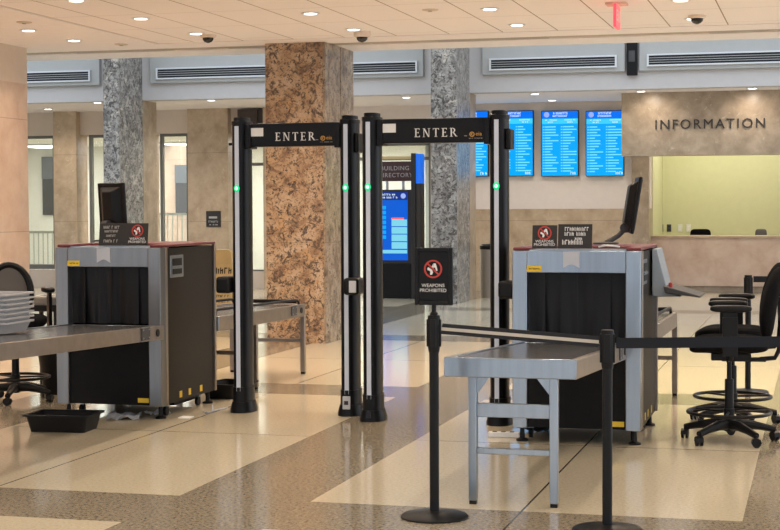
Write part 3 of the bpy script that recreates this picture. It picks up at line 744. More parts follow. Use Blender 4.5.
def xray(x, y, st, label, console, rails):
    t = thing('xray_machine', label, 'x-ray machine', (x, y, 0))
    W_, H, L = MW, MH, ML; c = 0.10; zb = 0.10
    # steel front portal
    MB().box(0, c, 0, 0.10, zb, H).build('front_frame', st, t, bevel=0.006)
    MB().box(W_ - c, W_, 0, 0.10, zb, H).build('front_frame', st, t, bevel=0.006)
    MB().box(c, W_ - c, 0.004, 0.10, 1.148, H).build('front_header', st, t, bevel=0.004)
    MB().box(c, W_ - c, 0.02, 0.12, 0.105, 0.62).build('lower_front_panel', 'black_panel', t, bevel=0.003)
    MB().box(0.012, 0.03, 0.10, L, zb, H - 0.01).build('side_panel', 'side_panel', t)
    MB().box(W_ - 0.03, W_ - 0.012, 0.10, L, zb, H - 0.01).build('side_panel', 'side_panel', t)
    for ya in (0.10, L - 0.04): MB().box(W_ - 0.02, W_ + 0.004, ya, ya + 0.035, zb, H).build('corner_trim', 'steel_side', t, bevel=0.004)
    MB().box(0.03, W_ - 0.03, L - 0.03, L, 0.66, H - 0.01).box(0.03, W_ - 0.03, L - 0.03, L, zb, 0.62).build('rear_panel', 'side_panel', t)
    MB().box(0.03, W_ - 0.03, 0.12, L - 0.03, zb, 0.14).build('bottom_panel', 'black_panel', t)
    MB().box(0.03, W_ - 0.03, 0.12, L - 0.02, 0.60, 0.66).build('conveyor_bed', 'belt_black', t)
    mb = MB().box(0.0, c + 0.012, 0.03, L, H, H + 0.022).box(W_ - c, W_, 0.03, L, H, H + 0.022).box(c + 0.012, W_ - c, 0.40, L, H, H + 0.022)
    mb.build('top_cover', 'maroon', t, bevel=0.008)
    MB().box(c + 0.012, W_ - c, 0.03, 0.40, H - 0.012, H + 0.006).build('top_tray', 'steel', t)
    # lead curtain: overlapping strips
    n = 6; w = (W_ - 2 * c) / n
    for k in range(n):
        x0 = c + k * w
        yy = 0.075 + (0.01 if k % 2 else 0.0)
        mb = MB(); nu_, nv_ = 8, 6; f0 = []; f1 = []
        for iv in range(nv_ + 1):
            for iu in range(nu_ + 1):
                fu, fv = iu / nu_, iv / nv_
                yw = yy + 0.012 * (1 - fv) * math.sin(fu * PI * 1.6 + k * 1.9) + 0.006 * math.sin(fu * PI) + 0.010 * (1 - fv) * math.sin(k * 2.7)
                p3 = (x0 - 0.003 + (w + 0.006) * fu, yw, 0.715 + (1.15 - 0.715) * fv)
                f0.append(mb.bm.verts.new(p3)); f1.append(mb.bm.verts.new((p3[0], p3[1] + 0.003, p3[2])))
        q_ = nu_ + 1
        for iv in range(nv_):
            for iu in range(nu_):
                a_ = iv * q_ + iu
                mb.bm.faces.new((f0[a_], f0[a_ + 1], f0[a_ + q_ + 1], f0[a_ + q_])); mb.bm.faces.new((f1[a_], f1[a_ + q_], f1[a_ + q_ + 1], f1[a_ + 1]))
        for iv in range(nv_):
            for c0 in (0, nu_):
                a_ = iv * q_ + c0; mb.bm.faces.new((f0[a_], f0[a_ + q_], f1[a_ + q_], f1[a_]))
        for iu in range(nu_):
            for r0 in (0, nv_ * q_):
                a_ = r0 + iu; mb.bm.faces.new((f0[a_], f1[a_], f1[a_ + 1], f0[a_ + 1]))
        mb.build('curtain_strip', 'curtain_black', t)
    # white swallowtail tag, yellow labels
    cx_ = c + 0.30
    MB().prism([(cx_ - 0.055, 1.29), (cx_ + 0.055, 1.29), (cx_ + 0.055, 1.18), (cx_ + 0.02, 1.20), (cx_, 1.205), (cx_ - 0.02, 1.20), (cx_ - 0.055, 1.18)], 'y', -0.002, 0.003).build('hanging_tag', 'paper_grey', t, smooth=False)
    MB().box(c, c + 0.10, -0.001, 0.004, 1.155, 1.195).build('warning_label', 'label_yellow', t)
    mb = MB(); glyph_row(mb, c + 0.015, c + 0.09, 1.175, 0.012, -0.002, -0.0008, 0.008); mb.build('label_text', 'ink', t)
    MB().box(W_ - c - 0.10, W_ - c - 0.01, 0.017, 0.021, 0.125, 0.16).build('warning_label', 'label_yellow', t)
    for (yy, ww) in ((0.38, 0.05), (0.565, 0.045), (0.80, 0.05)):
        MB().box(W_ - 0.013, W_ - 0.0105, yy, yy + ww, 0.125, 0.175).build('warning_label', 'label_yellow', t)
    lt = MB().box(W_ - 0.013, W_ - 0.006, 0.21, 0.47, 1.06, 1.23).build('latch_plate', 'steel', t, bevel=0.005)
    MB().box(W_ - 0.0065, W_ - 0.003, 0.25, 0.43, 1.15, 1.205).box(W_ - 0.0065, W_ - 0.003, 0.25, 0.43, 1.085, 1.125).build('latch_recess', 'black_plastic', lt)
    MB().box(W_ - 0.0065, W_ + 0.004, 0.24, 0.44, 1.130, 1.143).build('latch_handle', 'steel', lt)
    MB().box(0.15, W_ - 0.15, 0.60, L - 0.10, 0.035, zb).build('reflection_blocker', 'black_panel', t)  # added black box that blocks screen reflections on the floor beneath
    # feet and castors
    for fx in (0.05, W_ - 0.05):
        for fy in (0.10, L - 0.08):
            MB().lathe([(0.042, 0), (0.042, 0.012), (0.018, 0.022), (0.014, 0.10)], (fx, fy, 0)).build('levelling_foot', 'black_plastic', t)
            wx = fx + (0.03 if fx < 0.3 else -0.03)
            wh = MB().lathe([(0.02, -0.014), (0.036, -0.012), (0.036, 0.012), (0.02, 0.014)]).build('castor_wheel', 'black_plastic', t, M=Matrix.Translation((wx, fy + (0.17 if fy < 0.5 else -0.14), 0.036)) @ Matrix.Rotation(PI / 2, 4, 'Y'))
            MB().box(-0.02, 0.02, -0.02, 0.02, 0.0, 0.032).build('castor_fork', 'steel', wh, M=Matrix.Translation((wx, fy + (0.17 if fy < 0.5 else -0.14), 0.069)))
    if console:
        cs = MB().prism([(W_ + 0.0, 0.955), (W_ + 0.20, 0.955), (W_ + 0.11, 0.99), (W_ + 0.035, 1.29), (W_, 1.29)], 'y', 0.72, 1.10)
        cs = cs.build('operator_console', 'console_grey', t, bevel=0.006)
        kb = MB().hexa([(W_ + 0.10, 0.62, 0.985), (W_ + 0.345, 0.62, 0.955), (W_ + 0.345, 1.10, 0.955), (W_ + 0.10, 1.10, 0.985),
                        (W_ + 0.09, 0.62, 1.035), (W_ + 0.34, 0.62, 0.968), (W_ + 0.34, 1.10, 0.968), (W_ + 0.09, 1.10, 1.035)]).build('keyboard', 'grey_plastic', cs, bevel=0.006)
        MB().lathe([(0.014, 0), (0.014, 0.03), (0.006, 0.036)], (W_ + 0.13, 0.72, 1.02)).build('stop_button', 'red_ink', cs)
    return t

xr1 = xray(-5.622, 11.1, 'steel_dimmed', 'left x-ray baggage scanner with steel front and dark side panel', False, False)
xr2 = xray(-1.998, 10.6, 'steel', 'right x-ray baggage scanner behind the steel table, with grey operator console', True, False)

# ================================================================ roller / conveyor tables
def conveyor(x0, x1, ynear, yfar, znear, zfar, label, legs, brackets=True, name='conveyor_table', belt=True, rails=False, low=True, h=0.105, gusset=True):
    """table in world-aligned local frame; origin at near-left corner on the floor"""
    t = thing(name, label, 'table', (x0, ynear, 0)); w = x1 - x0; L = yfar - ynear
    def slab(xa, xb, ya, yb, top, bot):
        za, zb_ = znear + (zfar - znear) * ya / L, znear + (zfar - znear) * yb / L
        return [(xa, ya, za - bot), (xb, ya, za - bot), (xb, yb, zb_ - bot), (xa, yb, zb_ - bot), (xa, ya, za - top), (xb, ya, za - top), (xb, yb, zb_ - top), (xa, yb, zb_ - top)]
    MB().hexa(slab(0, 0.035, 0.03, L, 0, h)).build('side_rail', 'steel', t, bevel=0.004)
    MB().hexa(slab(w - 0.035, w, 0.03, L, 0, h)).build('side_rail', 'steel_side', t, bevel=0.004)  # brownish reflection on this side put into the steel tone
    MB().hexa(slab(0, w, 0, 0.03, 0, h)).build('end_rail', 'steel', t, bevel=0.004)
    MB().hexa(slab(0.035, w - 0.035, L - 0.03, L, 0.004, h)).build('end_rail', 'steel', t, bevel=0.004)
    MB().hexa(slab(0.035, w - 0.035, 0.03, L - 0.03, 0.006, 0.05)).build('belt', 'belt_black', t)
    for ly in legs:
        z = znear + (zfar - znear) * ly / L - h
        for lx in (0.128, w - 0.146) if gusset else (0.0, w - 0.04):
            MB().box(lx, lx + 0.045, ly, ly + 0.045, 0.02, z + 0.01).build('leg', 'steel' if gusset else 'steel_side', t, bevel=0.004)
            MB().box(lx + 0.004, lx + 0.041, ly + 0.004, ly + 0.041, 0, 0.02).build('foot', 'black_plastic', t)
        xa, xb = ((0.173, w - 0.146) if gusset else (0.04, w - 0.04))
        if gusset:
            MB().box(xa, xb, ly + 0.01, ly + 0.035, 0.47, 0.545).build('cross_brace', 'steel', t, bevel=0.003)
            MB().box(xa, xb, ly + 0.01, ly + 0.035, 0.272, 0.304).build('cross_brace', 'steel', t, bevel=0.003)
            MB().prism([(xa, z), (xa, z - 0.09), (xa + 0.07, z)], 'y', ly + 0.015, ly + 0.03).build('gusset', 'steel', t)
            MB().prism([(xb, z), (xb - 0.07, z), (xb, z - 0.09)], 'y', ly + 0.015, ly + 0.03).build('gusset', 'steel', t)
        else:
            MB().box(xa, xb, ly + 0.01, ly + 0.035, 0.30, 0.335).build('cross_brace', 'steel_side', t, bevel=0.003)
    if brackets:
        for yb in (L - 0.42,):
            za = znear + (zfar - znear) * yb / L
            br = MB().box(w, w + 0.008, yb, yb + 0.15, za - 0.095, za - 0.005).build('joint_plate', 'grey_plastic', t, bevel=0.003)
            mb = MB()
            for (dy, dz) in ((0.025, -0.02), (0.125, -0.02), (0.025, -0.08), (0.125, -0.08)): mb.box(w + 0.008, w + 0.012, yb + dy - 0.006, yb + dy + 0.006, za + dz - 0.006, za + dz + 0.006)
            mb.build('screw', 'steel', br)
            MB().tube([(w, yb + 0.30, za - 0.06), (w + 0.006, yb + 0.30, za - 0.06)], 0.028, 16).build('roller_hub', 'black_plastic', t)
    if rails:
        za, zb_ = znear + 0.05, zfar + 0.045
        for lx in (0.05, w - 0.05):
            MB().tube([(lx, 0.05, za - 0.07), (lx, 0.06, za - 0.01), (lx, 0.1, za), (lx, L - 0.18, zb_), (lx, L - 0.10, zb_ - 0.005), (lx, L - 0.05, zb_ - 0.035), (lx, L - 0.04, zb_ - 0.06)], 0.012).build('guard_rail', 'black_plastic', t)
        MB().box(0.06, w - 0.06, L - 0.10, L - 0.06, zfar + 0.01, zfar + 0.045).build('end_stop', 'black_plastic', t, bevel=0.01)
    return t
conveyor(-1.94, -1.228, 8.32, 10.595, 0.79, 0.685, 'steel inspection table with black belt in front of the right x-ray machine', (0.02,), brackets=True)
conveyor(-5.50, -4.735, 7.6, 11.095, 0.815, 0.715, 'long steel infeed conveyor at left with grey bins stacked on it', (0.1,))
conveyor(-5.50, -4.745, 12.245, 14.53, 0.70, 0.668, 'steel outfeed table behind the left x-ray machine, seen through the left gate', (0.9, 2.24), brackets=True, rails=True, gusset=False, h=0.12)
conveyor(-1.90, -1.15, 11.745, 13.55, 0.72, 0.70, 'steel outfeed table behind the right x-ray machine, beside the office chairs', (1.755,), brackets=False, rails=True, gusset=False, h=0.12)

# ================================================================ signs and monitors on the machines
def desk_sign(x0, x1, y, z, h, label, badge=None, rows=None, words=None, lean=-8, tilt_top=0.0):
    t = thing('tabletop_sign', label, 'sign', ((x0 + x1) / 2, y, z)); w = (x1 - x0) / 2
    Mx = Matrix.Rotation(R(lean), 4, 'X')
    MB().box(-w, w, 0, 0.008, 0.0, h).build('sign_panel', 'kiosk_grey', t, M=Mx, bevel=0.002)
    MB().hexa([(-w, 0.0, 0), (w, 0.0, 0), (w, 0.07, 0), (-w, 0.07, 0), (-w, 0.0, 0.006), (w, 0.0, 0.006), (w, 0.07, 0.006), (-w, 0.07, 0.006)]).build('sign_foot', 'kiosk_grey', t)
    if badge is not None:
        weapons_badge(t, 0, 0, 0, 0.047, Mx @ Matrix.Translation((badge, -0.001, h * 0.66)))
        for (s_, zz) in (('WEAPONS', 0.30), ('PROHIBITED', 0.16)):
            o = text(s_, 'lettering', 'white_ink', t, (0, 0, 0), 0.026, ext=0.0005)
            o.matrix_local = Mx @ Matrix.Translation((badge, -0.002, h * zz)) @ Matrix.Rotation(PI / 2, 4, 'X')
    if rows:
        mb = MB()
        for (a_, b_, zf, hh) in rows: glyph_row(mb, a_, b_, h * zf, hh, -0.002, 0)
        mb.build('lettering', 'white_ink' if words is None else words, t, M=Mx)
    return t
ZM = 1.309
desk_sign(-5.295, -4.895, 11.17, ZM, 0.17, 'wide black sign with red barred circle on the left x-ray machine', badge=0.115,
          rows=((-0.165, -0.02, 0.82, 0.022), (-0.155, -0.04, 0.64, 0.018), (-0.14, -0.06, 0.44, 0.018), (-0.17, -0.045, 0.20, 0.022)), words='grey_ink')
desk_sign(-1.875, -1.706, 10.67, ZM, 0.158, 'small black sign with red barred circle on the right x-ray machine', badge=0.0)
desk_sign(-1.700, -1.470, 10.67, ZM, 0.165, 'black sign of white lettering only, on the right x-ray machine', rows=((-0.095, 0.09, 0.80, 0.026), (-0.07, 0.07, 0.60, 0.026), (-0.085, 0.06, 0.26, 0.032), (0.0, 0.045, 0.40, 0.02)))
def monitor(x, y, z, rz, w, h, label, dz, arm):
    t = thing('monitor', label, 'monitor', (x, y, z), rz)
    M = Matrix.Translation((0, 0, dz)) @ Matrix.Rotation(R(9 if rz < 2 else -4), 4, 'X')
    MB().box(-w / 2, w / 2, -0.025, 0.0, -h / 2, h / 2).build('bezel', 'black_plastic', t, M=M, bevel=0.008)
    MB().box(-w / 2 + 0.02, w / 2 - 0.02, -0.028, -0.025, -h / 2 + 0.02, h / 2 - 0.02).build('display', 'dome_black', t, M=M)
    MB().hexa([(-w / 2 + 0.03, 0.0, -h / 2 + 0.03), (w / 2 - 0.03, 0.0, -h / 2 + 0.03), (w / 2 - 0.10, 0.05, -h / 2 + 0.07), (-w / 2 + 0.10, 0.05, -h / 2 + 0.07),
               (-w / 2 + 0.03, 0.0, h / 2 - 0.03), (w / 2 - 0.03, 0.0, h / 2 - 0.03), (w / 2 - 0.10, 0.05, h / 2 - 0.07), (-w / 2 + 0.10, 0.05, h / 2 - 0.07)]).build('back_shell', 'black_plastic', t, M=M, bevel=0.008)
    MB().tube(arm, 0.018).build('stand_arm', 'grey_plastic', t)
    a_ = arm[-1]; MB().lathe([(0.09, 0), (0.09, 0.012), (0.03, 0.018)], (a_[0], a_[1], 0)).build('stand_base', 'grey_plastic', t)
    MB().lathe([(0.035, -0.03), (0.035, 0.03)]).build('hinge', 'grey_plastic', t, M=Matrix.Translation((0, 0.055, dz - h * 0.40)) @ Matrix.Rotation(PI / 2, 4, 'Y'))
    return t
monitor(-1.275, 11.35, ZM + 0.014, R(100), 0.44, 0.40, 'black monitor seen edge-on above the right x-ray machine console', 0.275,
        [(0, 0.05, 0.11), (0.0, 0.10, 0.06), (-0.02, 0.15, 0.03), (-0.03, 0.19, 0.01)])
mb = MB().tube([(0, 0, 0), (0.03, 0.02, 0.004), (0.06, 0.0, 0.01), (0.10, 0.03, 0.004), (0.14, 0, 0.0), (0.10, -0.03, 0.006), (0.04, -0.02, 0.01), (0.02, 0.03, 0.006)], 0.006)
o = mb.build('coiled_cable', 'paper', None); o.location = (-1.46, 10.93, ZM + 0.006); tag(o, 'pale coiled cable lying on top of the right x-ray machine', 'cable')
monitor(-5.455, 11.75, ZM + 0.018, R(158), 0.30, 0.37, 'black monitor seen from behind on top of the left x-ray machine', 0.28,
        [(0, 0.05, 0.15), (0.0, 0.08, 0.08), (0.0, 0.08, 0.01)])

# ================================================================ metal detector gates
def gate(xl, xr, y, label, boxes):
    t = thing('metal_detector', label, 'metal detector', ((xl + xr) / 2, y, 0)); w = (xr - xl) / 2; t.scale = (1, 1, 0.993)
    D = 0.24; hw = 0.066
    for sgn in (-1, 1):
        cx_ = sgn * w
        mb = MB(); pts = []
        for k in range(24):
            a_ = 2 * PI * k / 24
            pts.append((cx_ + hw * math.copysign(abs(math.cos(a_)) ** 0.85, math.cos(a_)), D / 2 + D / 2 * math.copysign(abs(math.sin(a_)) ** 0.85, math.sin(a_))))
        mb.prism(pts, 'z', 0.15, 2.26); po = mb.build('post', 'gate_black', t)
        MB().box(cx_ - 0.016, cx_ + 0.016, -0.005, 0.008, 0.17, 2.235).build('light_strip', 'strip_white', po)
        led = MB().superell((cx_, -0.006, 1.752), (0.024, 0.010, 0.030), 1, 1, 8, 14).build('status_light', 'led_green', t)
        MB().superell((cx_, -0.010, 1.752), (0.013, 0.010, 0.016), 1, 1, 8, 14).build('light_core', 'led_core', led)
        b0 = [((p[0] - cx_) * 1.12 + cx_, (p[1] - D / 2) * 1.06 + D / 2) for p in pts]
        bs = MB().prism(b0, 'z', 0.05, 0.20)
        lo = [((p[0] - cx_) * 1.45 + cx_, (p[1] - D / 2) * 1.22 + D / 2) for p in pts]
        mid = [((p[0] - cx_) * 1.2 + cx_, (p[1] - D / 2) * 1.08 + D / 2) for p in pts]
        A = [bs.bm.verts.new((*p, 0)) for p in lo]; A2 = [bs.bm.verts.new((*p, 0.025)) for p in lo]; B = [bs.bm.verts.new((*p, 0.085)) for p in mid]
        n = len(A)
        for i in range(n):
            bs.bm.faces.new((A[i], A[(i + 1) % n], A2[(i + 1) % n], A2[i])); bs.bm.faces.new((A2[i], A2[(i + 1) % n], B[(i + 1) % n], B[i]))
        bs.bm.faces.new(A[::-1]); bs.bm.faces.new(B)
        bs.build('post_base', 'gate_black', t)
        # stepped cap
        c1 = [((p[0] - cx_) * 1.08 + cx_, (p[1] - D / 2) * 0.98 + D / 2) for p in pts]; c2 = [((p[0] - cx_) * 0.85 + cx_, (p[1] - D / 2) * 0.8 + D / 2) for p in pts]
        MB().prism(c1, 'z', 2.245, 2.275).prism(c2, 'z', 2.275, 2.305).build('post_cap', 'gate_black', t, bevel=0.004)
    hd = MB().box(-w + hw, w - hw, 0.05, 0.17, 2.075, 2.255).build('header_beam', 'gate_black', t, bevel=0.008)
    MB().box(-w + hw - 0.01, -w + hw + 0.035, 0.035, 0.19, 2.06, 2.25).build('beam_bracket', 'gate_black', t, bevel=0.004)
    MB().box(w - hw - 0.035, w - hw + 0.01, 0.035, 0.19, 2.06, 2.25).build('beam_bracket', 'gate_black', t, bevel=0.004)
    MB().box(-w + 0.10, -w + 0.20, 0.047, 0.05, 2.155, 2.22).build('white_sticker', 'paper', hd)
    mb = MB(); x = -0.150 + (0.01 if w < 0.47 else 0.01); hh = 0.064
    for ch in 'ENTER': x += serif_letter(mb, ch, x, 2.118, hh, 0.047, 0.0505) * hh + 0.019
    mb.build('lettering', 'white_ink', hd, smooth=False)
    lx = x + (0.020 if w < 0.47 else 0.068)
    MB().box(lx - 0.035, lx - 0.015, 0.048, 0.0505, 2.120, 2.124).build('dash_mark', 'grey_ink', hd)
    mb = MB(); r = 0.019
    for k in range(20):
        a0, a1 = 2 * PI * k / 20, 2 * PI * (k + 1) / 20
        mb.prism([(lx + 0.022 + r * math.cos(a0), 2.133 + r * math.sin(a0)), (lx + 0.022 + r * math.cos(a1), 2.133 + r * math.sin(a1)), (lx + 0.022 + 0.68 * r * math.cos(a1), 2.133 + 0.68 * r * math.sin(a1)), (lx + 0.022 + 0.68 * r * math.cos(a0), 2.133 + 0.68 * r * math.sin(a0))], 'y', 0.047, 0.0505)
    for k in range(9):
        a0, a1 = 0.8 + 4.7 * k / 9, 0.8 + 4.7 * (k + 1) / 9
        mb.prism([(lx + 0.022 + 0.45 * r * math.cos(a0), 2.133 + 0.45 * r * math.sin(a0)), (lx + 0.022 + 0.45 * r * math.cos(a1), 2.133 + 0.45 * r * math.sin(a1)), (lx + 0.022 + 0.2 * r * math.cos(a1), 2.133 + 0.2 * r * math.sin(a1)), (lx + 0.022 + 0.2 * r * math.cos(a0), 2.133 + 0.2 * r * math.sin(a0))], 'y', 0.047, 0.0505)
    mb.build('logo_emblem', 'gold_ink', hd, smooth=False)
    text('eia', 'logo_text', 'gold_ink', hd, (lx + 0.072, 0.0475, 2.136), 0.042, ext=0.001)
    mb = MB(); glyph_row(mb, lx, lx + 0.10, 2.104, 0.006, 0.048, 0.0505, 0.006); mb.build('logo_caption', 'grey_ink', hd)
    return t
gt1 = gate(-4.345, -3.470, 11.63, 'left walk-through metal detector with ENTER header, beside the left x-ray machine', None)
gt2 = gate(-3.220, -2.257, 11.37, 'right walk-through metal detector with ENTER header, beside the right x-ray machine', None)
def pod(t, x, face, yf=-0.03):
    b0 = MB().box(x - 0.06, x + 0.06, yf, yf + 0.17, 0.935, 1.065).build('sensor_pod', 'black_plastic', t, bevel=0.022)
    if face: MB().box(x - 0.012, x + 0.045, yf - 0.006, yf + 0.001, 0.955, 1.045).build('pod_face', 'white_metal', b0, bevel=0.012)
w1 = (4.345 - 3.470) / 2; w2 = (3.220 - 2.257) / 2
pod(gt1, -w1 - 0.115, False); pod(gt1, w1 + 0.06, True, -0.09); pod(gt2, w2 + 0.085, False, -0.09)
MB().box(w2 + 0.06, w2 + 0.095, 0.04, 0.20, 2.02, 2.17).build('side_lock', 'black_plastic', gt2, bevel=0.01)
MB().box(w1 + 0.06, w1 + 0.09, 0.04, 0.20, 2.02, 2.17).build('side_lock', 'black_plastic', gt1, bevel=0.01)
MB().tube([(-w1 - 0.06, 0.1, 2.10), (-w1 - 0.10, 0.1, 2.10)], 0.012).build('key_switch', 'black_plastic', gt1)
MB().box(w1 - 0.030, w1 + 0.030, -0.018, -0.005, 0.055, 0.155).build('base_label', 'paper_grey', gt1, bevel=0.003)
MB().box(w1 - 0.016, w1 + 0.016, -0.020, -0.018, 0.09, 0.12).build('label_mark', 'ink', gt1)
MB().prism([(-w2 - 0.02, 0.03), (-w2 + 0.02, 0.03), (-w2 + 0.012, 0.085), (-w2 - 0.012, 0.085)], 'y', -0.028, -0.010).build('cable_inlet', 'dark_gap', gt2)

# ================================================================ stanchions
def stanchion(x, y, H, label):
    t = thing('stanchion', label, 'stanchion', (x, y, 0), group=None)
    MB().lathe([(0.175, 0), (0.175, 0.008), (0.165, 0.016), (0.06, 0.030), (0.035, 0.034)], seg=40).build('base_disc', 'black_plastic', t)
    MB().lathe([(0.0245, 0.03), (0.0245, H - 0.12)], seg=24).build('pole', 'black_plastic', t)
    mb = MB().lathe([(0.027, H - 0.19), (0.030, H - 0.17), (0.032, H - 0.006), (0.030, H)], seg=24)
    for k in range(4):
        a_ = k * PI / 2 + 0.12
        M = Matrix.Rotation(a_, 4, 'Z'); mb.box(0.027, 0.037, -0.014, 0.014, H - 0.16, H - 0.02, M)
    mb.build('belt_head', 'black_plastic', t, bevel=0.002)
    return t
SA = (-1.905, 7.95); SB = (-1.000, 7.81)
st1 = stanchion(*SA, 1.04, 'black stanchion carrying the framed WEAPONS PROHIBITED sign')
st2 = stanchion(*SB, 0.99, 'black stanchion in front of the steel table, right of the sign post')
st3 = stanchion(-0.585, 13.9, 1.0, 'black stanchion standing behind the office chairs at right')
def belt(p0, p1, zc0, zc1, label, glint=True, hh=0.026, th=0.003, sag=0.0, tilt=0.0):
    t = thing('retractable_belt', label, 'belt', ((p0[0] + p1[0]) / 2, (p0[1] + p1[1]) / 2, (zc0 + zc1) / 2))
    d = Vector((p1[0] - p0[0], p1[1] - p0[1], 0)); L = d.length; t.rotation_euler = (0, 0, math.atan2(d.y, d.x))
    def run(ya, yb, ha, hb, n=10):
        mb = MB(); prev = None
        for k in range(n + 1):
            s_ = k / n; x = -L / 2 + L * s_; z = (zc0 - zc1) * (0.5 - s_) - sag * 4 * s_ * (1 - s_)
            v4 = [mb.bm.verts.new(p) for p in ((x, ya + tilt * ha, z + ha), (x, yb + tilt * ha, z + ha), (x, yb + tilt * hb, z + hb), (x, ya + tilt * hb, z + hb))]
            if prev:
                for i in range(4): mb.bm.faces.new((prev[i], prev[(i + 1) % 4], v4[(i + 1) % 4], v4[i]))
            else: mb.bm.faces.new(v4[::-1])
            prev = v4
        mb.bm.faces.new(prev); return mb
    run(-th / 2, th / 2, -hh, hh).build('webbing', 'belt_strap', t)
    if glint: run(-th / 2 - 0.001, -th / 2, -hh * 0.32, hh * 0.28).build('glint', 'belt_glint', t)  # line of reflected light painted as a thin pale band on the webbing
    return t
belt((SA[0] + 0.042, SA[1] - 0.006), (SB[0] - 0.042, SB[1] + 0.006), 0.972, 0.930, 'black belt with a pale reflection painted along its middle, between the two front stanchions', tilt=0.5)
belt((SB[0] + 0.042, SB[1] + 0.006), (0.95, 8.45), 0.925, 0.925, 'plain black belt running right from the middle stanchion past the chairs', glint=False)
belt((-0.585 + 0.042, 13.9), (1.6, 13.9), 0.965, 0.965, 'black belt running right from the stanchion behind the chairs', glint=False)
stanchion(0.99, 8.45, 0.99, 'black stanchion holding the right end of the long front belt')
stanchion(1.64, 13.9, 1.0, 'black stanchion holding the right end of the belt behind the chairs')
# framed sign on the first stanchion
t = thing('stanchion_sign', 'framed black WEAPONS PROHIBITED sign on top of the left front stanchion', 'sign', (SA[0], SA[1], 1.04), R(4))
MB().lathe([(0.020, 0), (0.020, 0.012), (0.012, 0.02), (0.012, 0.06)]).build('sign_stem', 'black_plastic', t)
sw, s0, s1 = 0.098, 0.052, 0.345
mb = MB().box(-sw, -sw + 0.020, -0.014, 0.014, s0, s1).box(sw - 0.020, sw, -0.014, 0.014, s0, s1).box(-sw + 0.02, sw - 0.02, -0.014, 0.014, s1 - 0.020, s1).box(-sw + 0.02, sw - 0.02, -0.014, 0.014, s0, s0 + 0.024)
mb.build('sign_frame', 'black_plastic', t, bevel=0.003)
MB().box(-sw + 0.018, sw - 0.018, -0.008, 0.008, s0 + 0.02, s1 - 0.018).build('sign_panel', 'kiosk_black', t)
weapons_badge(t, -0.002, -0.0085, 0.237, 0.047)
text('WEAPONS', 'lettering', 'white_ink', t, (-0.002, -0.010, 0.152), 0.025, ext=0.0005)
text('PROHIBITED', 'lettering', 'white_ink', t, (-0.002, -0.010, 0.127), 0.025, ext=0.0005)

